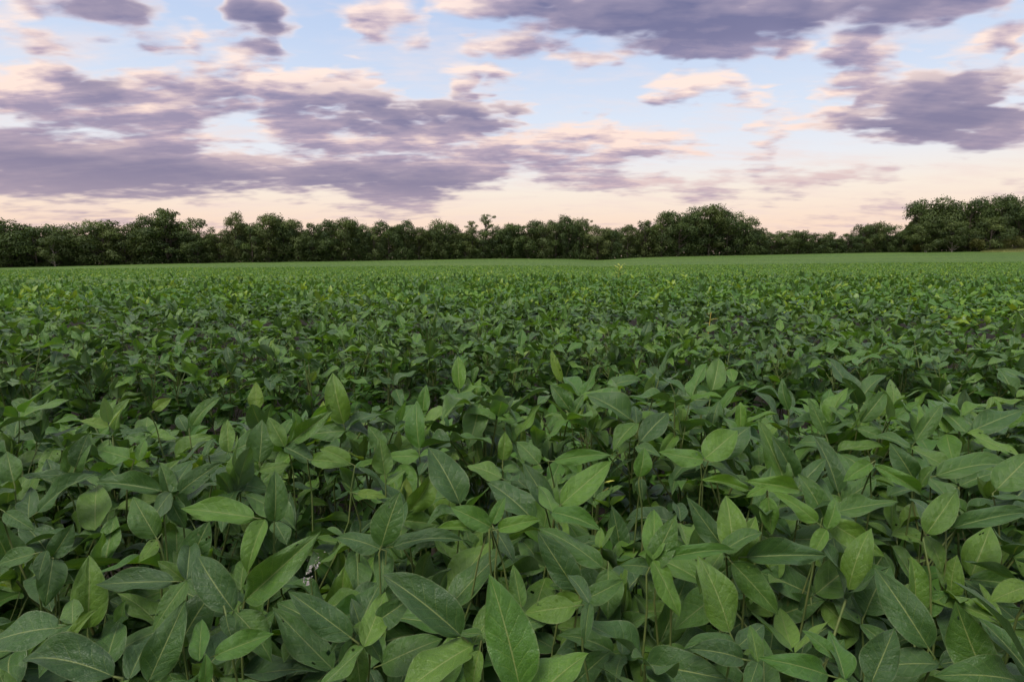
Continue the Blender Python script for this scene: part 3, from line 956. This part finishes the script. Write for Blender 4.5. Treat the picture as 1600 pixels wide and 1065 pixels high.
R = random.Random(41)
S = 1521 / 550
PLACED = [(s, o) for s, o in zip(NEAR, NEAR_ROOTS)]
for h in HERO:
    cr, bx, by_, tx, ty_, wpx, tone = h
    if cr < 3:
        ox = (0, 500, 1050)[cr]
        bx, by_, tx, ty_, wpx = ox + bx / S, 680 + by_ / S, ox + tx / S, 680 + ty_ / S, wpx / S
    drop = {'d': .10, 'm': .01, 'g': .03, 'b': -.01, 'y': -.01}[tone] + R.uniform(-.015, .015)
    t = on_canopy(bx, by_, drop)
    B = at(bx, by_, t)
    ln = math.hypot(tx - bx, ty_ - by_) / F * t
    up_ = (by_ - ty_) / max(1.0, math.hypot(tx - bx, ty_ - by_))
    k = R.uniform(.05, .35) * up_ if tone != 'g' else R.uniform(.35, .75) * up_
    T = at(tx, ty_, t + k * ln)
    ax = (T - B); L = ax.length; ax.normalize()
    toc = (CAM - B.lerp(T, .5)).normalized()
    nv_ = toc * (.9 if tone != 'g' else .55) + Vector((R.gauss(0, .22), R.gauss(0, .1), .35 if tone != 'g' else .8))
    nv_ = (nv_ - ax * nv_.dot(ax)).normalized()
    W = .84 * wpx / F * t / max(.55, abs(nv_.dot(toc)))
    ki = R.randrange(6) if tone == 'y' else R.randrange(len(BLADES))
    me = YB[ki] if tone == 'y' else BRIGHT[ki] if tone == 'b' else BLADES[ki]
    chord, rw = SHAPES[ki]
    sc_ = L / chord.length
    sx = W / (rw * sc_)
    sx = max(.62, min(1.3, sx))
    cl = chord.normalized(); nl_ = Vector((0, 0, 1)); nl_ = (nl_ - cl * nl_.dot(cl)).normalized()
    Ml = Matrix((cl.cross(nl_), cl, nl_)).transposed()
    Mw = Matrix((ax.cross(nv_), ax, nv_)).transposed()
    Rm = (Mw @ Ml.transposed()).to_4x4()
    near = min(PLACED, key=lambda so: (so[0][0] - B.x) ** 2 + (so[0][1] - B.y) ** 2 + (.02 if so[0][1] < B.y - .05 else 0))[1]
    o = near.location
    bl = B - o
    node = Vector((R.uniform(-.004, .004), R.uniform(-.004, .004), max(.15, min(bl.z - R.uniform(.20, .32), PLANT_H - .15))))
    dv = bl - node
    side_ = Vector((R.gauss(0, .006), R.gauss(0, .006), 0))
    pts = [node, node + Vector((dv.x * .52, dv.y * .52, dv.z * .28)), node + Vector((dv.x * .80, dv.y * .80, dv.z * .55)) + side_,
           node + Vector((dv.x * .95, dv.y * .95, dv.z * .82)) + side_ * .6, bl - ax * .008, bl + ax * .003]
    V, Fc = tube_arrays([p - node for p in pts], [.0019, .0016, .0014, .0012, .0011, .0008], 6)
    lf_o = mesh_obj('leaf', mesh_np('leaf', V, Fc, M_stem), near)
    lf_o.location = node
    # the two side leaflets, unless the photo shows neighbours from the same petiole
    same = sum(1 for g_ in HERO if g_[0] == cr and g_ is not h and math.hypot(g_[1] - h[1], g_[2] - h[2]) < (35 if cr < 3 else 12))
    if same == 0 and tone != 'y' and wpx > 20:
        for sgn in (-1, 1):
            if R.random() < .2: continue
            k2 = R.randrange(len(BLADES))
            dirv = (ax * R.uniform(.05, .45) + ax.cross(nv_) * sgn * R.uniform(.8, 1.1) + Vector((0, 0, R.uniform(-.5, .15)))).normalized()
            n2 = nv_ * .5 + Vector((R.gauss(0, .3), R.gauss(-.1, .3), .8))
            n2 = (n2 - dirv * n2.dot(dirv)).normalized()
            c2_ = SHAPES[k2][0].normalized(); l2 = Vector((0, 0, 1)); l2 = (l2 - c2_ * l2.dot(c2_)).normalized()
            Rm2 = (Matrix((dirv.cross(n2), dirv, n2)).transposed() @ Matrix((c2_.cross(l2), c2_, l2))).to_4x4()
            s2 = min(L, .115) * R.uniform(.62, .82)
            b2 = mesh_obj('leaflet', (BRIGHT if tone == 'b' else BLADES)[k2], lf_o)
            b2.matrix_local = Matrix.Translation(bl - node - ax * .014) @ Rm2 @ Matrix.Scale(s2, 4)
    if h in HERO_NAMES:
        near['label'] = HERO_NAMES[h]
    b = mesh_obj('leaflet', me, lf_o)
    b.matrix_local = Matrix.Translation(bl - node) @ Rm @ Matrix.Diagonal((sx * sc_, sc_, sc_, 1))

# ------------------------------------------------------------------ trees along the far edge of the field
def leaf_cards(P, N, size, r):
    """one bent leaf clump (two triangles) for each point, facing roughly along N"""
    n = len(P)
    t = r.normal(size=(n, 3))
    N = N / (np.linalg.norm(N, axis=1, keepdims=True) + 1e-6)
    a = np.cross(N, t); a /= np.linalg.norm(a, axis=1, keepdims=True) + 1e-6
    b = np.cross(N, a)
    s = size[:, None]
    k = r.uniform(.6, 1.2, (n, 4, 1))
    V = np.stack([P - a * s * k[:, 0], P - b * s * .62 * k[:, 1] + N * s * .18, P + a * s * k[:, 2], P + b * s * .62 * k[:, 3] + N * s * .18], 1)
    i = np.arange(n)[:, None] * 4
    Fc = np.concatenate([i + [0, 1, 2], i + [0, 2, 3]], 0)
    return V.reshape(-1, 3), Fc

def crown_proto(seed, nl, leaves, zlo, airy=False):
    r = np.random.default_rng(seed)
    lobes = []
    lobes.append((np.array([0, 0, .80]), .17))
    for k in range(nl):
        z = zlo + (.92 - zlo) * (k + r.uniform(0, 1)) / nl
        zz = (z - .5) / .55
        R_ = .42 * math.sqrt(max(.08, 1 - zz * zz)) * (1.0 if z > .3 else .92)
        g = r.uniform(0, 6.28); q = R_ * (r.uniform(.25, 1.0) ** .6)
        rad = r.uniform(.12, .20) if not airy else r.uniform(.06, .11)
        lobes.append((np.array([math.cos(g) * q, math.sin(g) * q, z]), rad))
    wts = np.array([l[1] ** 2 for l in lobes]); wts /= wts.sum()
    P, N, S, A, G = [], [], [], [], []
    for (c, rad), wt in zip(lobes, wts):
        m_ = max(20, int(leaves * wt))
        d = r.normal(size=(m_, 3)); d /= np.linalg.norm(d, axis=1, keepdims=True)
        d[:, 2] = np.where(d[:, 2] < -.35, -d[:, 2], d[:, 2])
        bump = 1 + .28 * np.sin(5 * d[:, 0] + seed) * np.sin(6 * d[:, 1] + 1.3) + .18 * np.sin(11 * d[:, 2] + 9 * d[:, 0])
        rr = rad * bump * r.uniform(.55, 1.10, m_) ** .6
        ell = np.array([1.12, 1.12, .80])
        P.append(c + d * rr[:, None] * ell); N.append(d + r.normal(size=(m_, 3)) * .7)
        S.append(r.uniform(.011, .024, m_)); A.append(np.clip(r.normal(.45, .12, m_) + r.normal(0, .2), 0, 1)); G.append(d + r.normal(size=(m_, 3)) * .22)
    P, N, S, A, G = map(np.concatenate, (P, N, S, A, G))
    ok = P[:, 2] > .01
    P, N, S, A, G = P[ok], N[ok], S[ok], A[ok], G[ok]
    G = G / np.linalg.norm(G, axis=1, keepdims=True)
    V, Fc = leaf_cards(P, N, S, r)
    # trunk with a limb to each lobe
    parts = [tube_arrays([(0, 0, -.03), (.004, .003, .12), (-.006, .004, .35), (.004, -.004, .62), (0, 0, .82)], [.026, .020, .016, .010, .003], 7)]
    for c, rad in lobes[1:]:
        z0 = max(.08, c[2] - .22)
        s0 = Vector((0, 0, z0)); e = Vector(c)
        mid = s0.lerp(e, .5) + Vector((0, 0, -.02))
        parts.append(tube_arrays([s0, mid, e], [.009, .006, .002], 5))
    return (V, Fc, np.repeat(A, 4), np.repeat(G, 4, 0)), join_arrays(parts)

def plume_proto(seed):
    """slender tree whose open top stands clear of the wood"""
    r = np.random.default_rng(seed)
    lobes = [(np.array([r.uniform(-.3, .3), r.uniform(-.3, .3), z]), r.uniform(.035, .06)) for z in np.linspace(.70, .97, 16)]
    P, N, S, A = [], [], [], []
    for c, rad in lobes:
        m_ = 80
        d = r.normal(size=(m_, 3)); d /= np.linalg.norm(d, axis=1, keepdims=True)
        P.append(c + d * rad * np.array([2.6, 2.6, .75]) * r.uniform(.3, 1.1, (m_, 1))); N.append(d + r.normal(size=(m_, 3)) * .7)
        S.append(r.uniform(.012, .025, m_)); A.append(np.clip(r.normal(.5, .2, m_), 0, 1))
    P, N, S, A = map(np.concatenate, (P, N, S, A))
    V, Fc = leaf_cards(P, N, S, r)
    parts = [tube_arrays([(0, 0, -.03), (.01, 0, .4), (-.01, .01, .7), (0, 0, .95)], [.045, .034, .022, .004], 7)]
    for c, rad in lobes:
        parts.append(tube_arrays([(0, 0, c[2] - .12), tuple(c * [.6, .6, 1] - [0, 0, .05]), tuple(c)], [.012, .008, .003], 5))
    return (V, Fc, np.repeat(A, 4)), join_arrays(parts)

PROTO = {}
for k in range(3):
    (V, Fc, A), (tv, tf) = plume_proto(60 + k)
    PROTO[('plume', k, 'pale')] = (mesh_np('crown', V, Fc, M_tree_pale, False, None, {'var': A}), mesh_np('trunk', tv, tf, M_bark))
for kind, specs_ in {'round': [(21, 22, 9000, .07), (22, 26, 9500, .05), (23, 20, 8500, .10), (24, 24, 9000, .06), (25, 28, 10000, .04), (26, 22, 9000, .09)],
                     'airy': [(41, 15, 2600, .42), (42, 13, 2000, .38), (43, 17, 3600, .30)]}.items():
    for k, (sd_, nl, lv, zlo) in enumerate(specs_):
        (V, Fc, A, G), (tv, tf) = crown_proto(sd_, nl, lv, zlo, kind == 'airy')
        for mk, mat in (('dark', M_tree), ('pale', M_tree_pale)):
            PROTO[(kind, k, mk)] = (mesh_np('crown', V, Fc, mat, True, None, {'var': A}, G), mesh_np('trunk', tv, tf, M_bark))
        PROTO[(kind, k, 'trunk_pale')] = mesh_np('trunk', tv, tf, M_bark_pale)

# x and height of the top in the photo, half width, kind, colour, metres in front of (-) or behind (+) the wood's edge
TREES = [
 (-30, 346, 45, 'round', 'dark', 3, 'tall dark round tree cut off by the left edge of the picture'),
 (18, 347, 38, 'round', 'dark', 0, 'broad dark green tree at the left end of the tree line'),
 (58, 352, 34, 'round', 'dark', 1, 'broad low domed tree, second along the line from its left end'),
 (98, 359, 22, 'round', 'dark', 0, 'narrow dark tree just left of the first dip in the tree line'),
 (125, 355, 27, 'round', 'pale', -1, 'leafy green tree with uneven top between two domed trees on the left'),
 (165, 346, 34, 'round', 'pale', -1, 'domed mid green tree left of the tallest ragged tree'),
 (197, 353, 24, 'round', 'dark', 1, 'small dark tree filling the slope beside the sky gap on the left'),
 (238, 341, 24, 'round', 'dark', 1, 'dark shoulder tree leaning against the tallest ragged tree'),
 (263, 326, 38, 'airy', 'pale', 0, 'tallest ragged open crowned tree in the left half of the line'),
 (270, 345, 40, 'round', 'dark', 2, 'dense dark tree standing behind the tallest ragged tree'),
 (312, 339, 24, 'airy', 'dark', 0, 'ragged tree with open branches right of the tallest left tree'),
 (310, 362, 24, 'round', 'dark', -2, 'low dense dark tree under the ragged open branches'),
 (346, 362, 18, 'round', 'dark', 0, 'low dark tree in the notch beside the narrow pale tree'),
 (371, 335, 15, 'round', 'pale', 1, 'narrow pale green tree with a pointed top'),
 (395, 351, 22, 'round', 'dark', -1, 'dark low tree just right of the narrow pale tree'),
 (421, 337, 29, 'round', 'dark', 0, 'broad tall tree with a flat lumpy top near the narrow pale tree'),
 (445, 347, 20, 'round', 'dark', 1, 'dark tree on the right shoulder of the flat lumpy tree'),
 (466, 345, 19, 'round', 'pale', 0, 'pale rounded tree with sky showing at its edge'),
 (490, 348, 18, 'airy', 'pale', 0, 'pale thin leaved tree with see-through crown in the left half'),
 (492, 360, 20, 'round', 'dark', 1, 'low dark tree behind the pale thin leaved tree'),
 (519, 346, 22, 'round', 'dark', 0, 'dark domed tree right of the thin pale tree'),
 (540, 343, 24, 'round', 'dark', 0, 'taller dark twin domed tree between thin pale tree and middle'),
 (563, 351, 18, 'round', 'dark', 1, 'dark sloping tree right of the twin domes'),
 (585, 355, 17, 'round', 'pale', 0, 'small paler tree in a shallow dip of the tree line'),
 (608, 350, 20, 'round', 'dark', 0, 'dark rounded tree before the small dome, left of the middle'),
 (634, 347, 17, 'round', 'dark', -1, 'neat small domed tree left of the middle of the line'),
 (655, 357, 18, 'round', 'dark', 0, 'low dark tree right of the neat small dome'),
 (673, 358, 17, 'round', 'dark', 1, 'low dark tree in the long dip left of the middle'),
 (690, 348, 20, 'round', 'pale', 0, 'mid green tree with flat top left of the two open trees'),
 (710, 352, 18, 'round', 'dark', 1, 'dark tree sloping down towards the two open trees'),
 (727, 361, 18, 'round', 'dark', 0, 'low dark tree below the shorter of the two open trees'),
 (738, 346, 13, 'plume', 'pale', 2, 'shorter of the two slender open trees standing above the line'),
 (759, 336, 16, 'plume', 'pale', 2, 'taller slender open tree standing out above the middle of the line'),
 (755, 360, 20, 'round', 'dark', 0, 'low dark tree below the taller slender open tree'),
 (784, 357, 18, 'round', 'dark', 0, 'dark low tree just right of the slender open trees'),
 (802, 351, 18, 'round', 'dark', 0, 'dark round tree in the middle of the line'),
 (824, 349, 22, 'round', 'dark', 0, 'broad dark tree right of the middle of the line'),
 (848, 348, 22, 'round', 'pale', -1, 'broad mid green tree before the bulge of the wood'),
 (868, 346, 18, 'round', 'dark', 0, 'dark tree left of the raised dark tuft'),
 (888, 340, 18, 'round', 'dark', 1, 'tree with raised dark tuft at the bulge of the wood'),
 (905, 346, 14, 'round', 'dark', 0, 'small dark tree beside the raised tuft'),
 (915, 343, 10, 'plume', 'pale', 4, 'greyish half bare tree top peeping over the bulge of the wood'),
 (933, 355, 20, 'round', 'pale', -2, 'mid green tree on the sloping end of the bulge'),
 (955, 358, 15, 'round', 'dark', -4, 'front corner tree of the bulge, its foliage down to the crop'),
 (980, 353, 16, 'round', 'dark', 0, 'dark tree in the hollow right of the bulge'),
 (1006, 344, 18, 'airy', 'dark', 0, 'dark open branched tree rising towards the tall group'),
 (1008, 356, 20, 'round', 'dark', 1, 'dense dark tree behind the open branched one'),
 (1033, 333, 20, 'round', 'pale', 0, 'bright topped tree at the left end of the tall group'),
 (1060, 336, 24, 'round', 'dark', 0, 'dark tree between the bright topped tree and the tall crown'),
 (1085, 327, 22, 'round', 'dark', 1, 'left lobe of the tall group right of the middle'),
 (1107, 323, 28, 'round', 'dark', 0, 'tallest broad tree of the tall group right of the middle'),
 (1135, 330, 26, 'round', 'dark', 0, 'smooth domed tree on the right of the tall group'),
 (1160, 344, 24, 'round', 'dark', 0, 'dark tree sloping down from the tall group'),
 (1183, 357, 18, 'round', 'dark', -1, 'lowest tree on the right slope of the tall group'),
 (1205, 365, 16, 'round', 'pale', 0, 'small paler tree at the foot of the tall group'),
 (1226, 362, 18, 'round', 'pale', 1, 'low mid green tree at the start of the low stretch'),
 (1246, 361, 15, 'round', 'dark', 0, 'low dark round tree in the low stretch of the line'),
 (1268, 366, 16, 'round', 'dark', 0, 'low flat dark tree in the low stretch of the line'),
 (1289, 365, 15, 'round', 'dark', 0, 'low dark tree left of the lowest gap'),
 (1306, 373, 13, 'round', 'dark', 0, 'lowest tree of all, in the gap right of the low stretch'),
 (1323, 364, 13, 'airy', 'dark', 0, 'thin dark tree at the left of the dark clump'),
 (1330, 368, 16, 'round', 'dark', -1, 'dark bushy tree in front of the thin dark tree'),
 (1346, 352, 16, 'round', 'dark', 0, 'dark pointed tree in the clump before the big right wood'),
 (1365, 349, 14, 'round', 'dark', 0, 'tallest dark tree of the clump before the big right wood'),
 (1388, 353, 18, 'round', 'dark', 0, 'dark flat topped tree of the clump before the big right wood'),
 (1409, 361, 14, 'round', 'dark', -1, 'small tree at the foot of the big right wood'),
 (1432, 323, 22, 'round', 'dark', 0, 'left wall of the big right wood, steep dark tree'),
 (1453, 314, 31, 'round', 'dark', 1, 'huge domed dark tree in the big right wood'),
 (1482, 318, 22, 'round', 'dark', 0, 'dark tree in the saddle of the big right wood'),
 (1511, 314, 24, 'round', 'dark', 1, 'broad tree right of the saddle in the big right wood'),
 (1536, 315, 20, 'round', 'dark', 0, 'dark tree left of the highest tuft of the right wood'),
 (1558, 308, 19, 'round', 'dark', 0, 'highest tufted tree of the big right wood'),
 (1586, 316, 22, 'round', 'dark', 0, 'dark tree between highest tuft and right edge of the picture'),
 (1612, 312, 28, 'round', 'dark', 1, 'tall dark tree cut off by the right edge of the picture'),
 (1650, 315, 34, 'round', 'dark', 0, 'dark tree past the right edge, only its fringe showing'),
 (1440, 350, 24, 'round', 'pale', -5, 'lower olive green tree in front of the steep dark tree'),
 (1487, 347, 21, 'round', 'pale', -7, 'olive green tree with a pale bare trunk at the field edge'),
 (1546, 340, 25, 'round', 'pale', -6, 'olive green slanting tree in front of the highest tuft'),
 (86, 372, 17, 'round', 'pale', -4, 'low paler tree with a thin pale trunk near the left end'),
]
zs = np.random.default_rng(3)
for i, (px, ty, hw, kind, mk, dd, lab) in enumerate(TREES):
    by = float(np.interp(px, base_x, base_y))
    D = float(line_depth(px)) + 2 + dd
    p = at(px, by, D)
    X, Y = p.x, p.y
    zg = float(canopy_z(X, Y)) - .3
    top = at(px, ty, D).z
    h = (top - zg) / .985
    wd = 2.0 * hw / F * D * 1.16
    k = i % 6 if kind == 'round' else i % 3
    cme, tme = PROTO[(kind, k, mk)]
    pale_trunk = 'pale bare trunk' in lab or 'thin pale trunk' in lab
    root = empty('tree', (X, Y, zg))
    tag(root, lab, 'tree', 'trees along the far edge of the field')
    root.scale = (wd, wd, h)
    root.rotation_euler.z = zs.uniform(0, 6.28)
    mesh_obj('trunk', PROTO[(kind, k, 'trunk_pale')] if pale_trunk else tme, root)
    cr = mesh_obj('crown', cme, root)
    if pale_trunk:
        cr.location.z = .13; cr.scale = (1, 1, .88)

# the wood behind them, seen only as darkness between the crowns
r = np.random.default_rng(8)
n = 70000
px = r.uniform(-260, 1860, n)
ox = np.array([t[0] for t in TREES if t[3] == 'round' and t[5] > -4]); oy = np.array([t[1] for t in TREES if t[3] == 'round' and t[5] > -4])
o = np.argsort(ox)
topy = np.interp(px, ox[o], oy[o]) + 7 + 6 * np.sin(px * .11)
by = np.interp(px, base_x, base_y)
D = line_depth(px) + r.uniform(7, 22, n)
f = r.uniform(0, 1, n) ** .9
yy = by + 1 + (topy - by) * f * .9
cx, cyy = (px - 800) / F, (532.5 - yy) / F
c_, s_ = math.cos(PITCH), math.sin(PITCH)
P = np.stack([cx * D, (c_ + cyy * s_) * D, (-s_ + cyy * c_) * D + CAM.z], 1)
V, Fc = leaf_cards(P, r.normal(size=(n, 3)) + [0, -.4, .5], r.uniform(.6, 1.25, n), r)
wd_ = mesh_obj('woodland', mesh_np('woodland', V, Fc, M_tree, False, None, {'var': np.repeat(np.clip(r.normal(.35, .2, n), 0, 1), 4)}))
tag(wd_, 'dark woodland seen between the crowns of the tree line', 'woodland', kind='stuff')

# undergrowth at the foot of the wood
n = 26000
px = r.uniform(-260, 1860, n)
by = np.interp(px, base_x, base_y)
D = line_depth(px) + r.uniform(-.5, 4, n)
hh = r.uniform(0, 1, n) ** 1.5 * (2.6 + 1.6 * np.sin(px * .07) * np.sin(px * .023 + 1))
cx, cyy = (px - 800) / F, (532.5 - by - .5) / F
P = np.stack([cx * D, (c_ + cyy * s_) * D, (-s_ + cyy * c_) * D + CAM.z + hh - .4], 1)
V, Fc = leaf_cards(P, r.normal(size=(n, 3)) + [0, -.3, .6], r.uniform(.20, .45, n), r)
ug = mesh_obj('undergrowth', mesh_np('undergrowth', V, Fc, M_tree, False, None, {'var': np.repeat(np.clip(r.normal(.35, .2, n), 0, 1), 4)}))
tag(ug, 'dark tangled undergrowth along the foot of the tree line', 'undergrowth', kind='stuff')

# yellowish shrubs and the dry grass bank at the right
def shrub(px, py_top, hw, dd, lab):
    by = float(np.interp(px, base_x, base_y)) - 3
    D = float(line_depth(px)) + dd
    p = at(px, by, D)
    rr = np.random.default_rng(int(px))
    h = at(px, py_top, D).z - p.z
    wd = hw / F * D
    root = empty('shrub', (p.x, p.y, p.z - .3))
    tag(root, lab, 'shrub', 'shrubs by the grass bank')
    n = 2600
    cl = rr.normal(size=(9, 3)) * [.45, .4, .2] + [0, 0, .55]
    P = cl[rr.integers(0, 9, n)] + rr.normal(size=(n, 3)) * [.22, .22, .16]
    P[:, 2] = np.clip(P[:, 2], 0.02, 1.0)
    V, Fc = leaf_cards(P * [wd, wd, h], rr.normal(size=(n, 3)) + [0, -.2, .6], rr.uniform(.14, .32, n), rr)
    mesh_obj('crown', mesh_np('crown', V, Fc, M_shrub, False, None, {'var': np.repeat(rr.uniform(0, 1, n), 4)}), root)
    parts = [tube_arrays([(0, 0, -.1), (c[0] * wd * .5, c[1] * wd * .5, c[2] * h * .5), (c[0] * wd, c[1] * wd, c[2] * h)], [.07, .05, .02], 5) for c in cl]
    tv, tf = join_arrays(parts)
    mesh_obj('trunk', mesh_np('trunk', tv, tf, M_bark), root)
shrub(1584, 367, 15, -7, 'yellowish round shrub above the dry grass bank')
shrub(1612, 371, 14, -7, 'yellowish shrub at the right edge beside the rounder one')
shrub(1526, 371, 9, -5, 'small green shrub left of the dry grass bank')
shrub(1432, 381, 8, -2, 'tiny shrub at the foot of the steep dark tree')

def bank():
    rr = np.random.default_rng(4)
    nx, ny = 60, 12
    pxs = np.linspace(1528, 1760, nx)
    V = []
    for j in range(ny):
        t = j / (ny - 1)
        for px in pxs:
            D = 214 + 9 * t
            p = at(px, 392.0, D)
            grow = min(1, (px - 1528) / 45)
            V.append((p.x, p.y, float(canopy_z(p.x, p.y)) - .25 + 1.3 * grow * math.sin(min(1, t * 1.25) * math.pi * .55) + .05 * rr.normal()))
    i = (np.arange(ny - 1)[:, None] * nx + np.arange(nx - 1)[None, :])
    Fc = np.stack([i, i + 1, i + nx + 1, i + nx], -1).reshape(-1, 4)
    root = mesh_obj('grass_bank', mesh_np('grass_bank', V, Fc, M_drygrass))
    tag(root, kind='structure')
    n = 9000
    px = rr.uniform(1532, 1750, n); D = rr.uniform(214.5, 222, n)
    t = (D - 214) / 9
    cx, cyy = (px - 800) / F, (532.5 - 392.0) / F
    X, Y = cx * D, (c_ + cyy * s_) * D
    Z = canopy_z(X, Y) - .25 + 1.3 * np.minimum(1, (px - 1528) / 45) * np.sin(np.minimum(1, t * 1.25) * math.pi * .55)
    hgt = rr.uniform(.2, .55, n); w_ = .05
    dx = rr.normal(0, .12, n)
    Vb = np.stack([np.stack([X - w_, Y, Z - .05], 1), np.stack([X + w_, Y, Z - .05], 1), np.stack([X + dx, Y + rr.normal(0, .1, n), Z + hgt], 1)], 1).reshape(-1, 3)
    gr = mesh_obj('dry_grass', mesh_np('dry_grass', Vb, np.arange(3 * n).reshape(-1, 3), M_drygrass, False))
    tag(gr, 'dry yellow grass covering the low bank at the right edge of the field', 'grass', kind='stuff')
bank()

# ------------------------------------------------------------------ small things that stand out of the crop
def blade_strip(L, wd, bend, n=7):
    V, Fc = [], []
    for i in range(n + 1):
        t = i / n
        a = bend * t
        y = L * (math.sin(a) / max(bend, 1e-3)); z = L * t * math.cos(a * .8)
        w_ = wd * (t ** .5) * (1 - t) ** .7 * 1.7
        V += [(-w_, y, z), (0, y - w_ * .25, z), (w_, y, z)]
    for i in range(n):
        for k in range(2):
            q0 = i * 3 + k
            Fc.append((q0, q0 + 1, q0 + 4, q0 + 3))
    return np.array(V), np.array(Fc)

def weed(px, py_top, D, h_over, lab, mat_leaf, mat_stem, nl, seed, spread, leaf_len):
    rr = random.Random(seed)
    p = at(px, 440, D)
    X, Y = p.x, p.y
    zg = float(ground_z(X, Y))
    top = at(px, py_top, D).z
    H = top - zg
    root = empty('weed', (X, Y, zg))
    tag(root, lab, 'weed')
    pts = [Vector((0, 0, -.03)), Vector((.01, 0, H * .4)), Vector((-.012, .01, H * .75)), Vector((.006, 0, H))]
    V, Fc = tube_arrays(pts, [.006, .005, .004, .002], 6)
    mesh_obj('stem', mesh_np('stem', V, Fc, mat_stem), root)
    for i in range(nl):
        V, Fc = blade_strip(leaf_len * rr.uniform(.7, 1.15), leaf_len * .13, rr.uniform(.5, 1.4))
        o = mesh_obj('leaf', mesh_np('leaf', V, Fc, mat_leaf), root)
        f = 1 - .9 * h_over * (i / nl) / H
        o.location = (0, 0, H * f - .01)
        o.rotation_euler = (rr.uniform(-.9, -.2) * spread, 0, i * 2.4 + rr.uniform(-.4, .4))
    return root
weed(967, 413, 9.6, .24, 'tall pale yellow weed standing above the crest of the crop', M_weed, M_weed, 12, 3, .8, .12)
weed(1112, 488, 3.3, .10, 'small yellowed sprig poking out of the crop in the middle distance', M_yellow, M_yellow, 5, 8, 1.0, .05)
weed(943, 752, .95, .05, 'short sprig of pale green shoots with tiny brown buds near the centre', M_weed, M_stem, 6, 12, 1.1, .028)

def fluff():
    """white seed fluff caught on a thin stalk between two near leaves"""
    D = .70
    p = at(485, 885, D)
    root = empty('seed_head', (p.x, p.y, p.z - .05))
    tag(root, 'small white fluffy seed head on a thin stalk beside a long green leaf', 'seed head')
    V, Fc = tube_arrays([(0, 0, -.12), (.001, 0, 0), (-.001, .001, .035)], [.0012, .001, .0006], 6)
    mesh_obj('stalk', mesh_np('stalk', V, Fc, M_stem), root)
    rr = np.random.default_rng(2)
    n = 40
    a = rr.uniform(0, 1, n)
    P = np.stack([-.010 + .022 * a + rr.normal(0, .0032, n), rr.normal(0, .003, n), .028 + .036 * a + rr.normal(0, .0035, n)], 1)
    parts = []
    tet = np.array([(1, 1, 1), (1, -1, -1), (-1, 1, -1), (-1, -1, 1)], float)
    tf = np.array([(0, 1, 2), (0, 3, 1), (0, 2, 3), (1, 3, 2)])
    for q_ in P:
        M = rr.normal(size=(3, 3)) * .6
        parts.append((q_ + (tet @ M) * rr.uniform(.0006, .0014), tf))
    V, Fc = join_arrays(parts)
    o = mesh_obj('fluff', mesh_np('fluff', V, Fc, M_white, False), root)
    o['kind'] = 'stuff'
fluff()

# leaf tips that catch the light on the far slope
rr = np.random.default_rng(19)
n = 110000
Yv = np.sqrt(rr.uniform(44.0 ** 2, 125.0 ** 2, n)); Xv = rr.uniform(-1.05, 1.05, n) * Yv
P = np.stack([Xv, Yv, canopy_z(Xv, Yv) + rr.uniform(-.16, .06, n)], 1)
V, Fc = leaf_cards(P, rr.normal(size=(n, 3)) * .8 + [0, -.35, .8], rr.uniform(.08, .17, n), rr)
UV = np.tile(np.array([(.5, 0), (0, .5), (.5, 1), (1, .5)], np.float32), (n, 1))
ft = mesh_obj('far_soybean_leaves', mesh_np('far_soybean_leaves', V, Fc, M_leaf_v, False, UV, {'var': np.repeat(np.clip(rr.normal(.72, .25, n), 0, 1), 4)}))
tag(ft, 'speckle of leaf tips on the far slope of the soybean field', 'crop', kind='stuff')
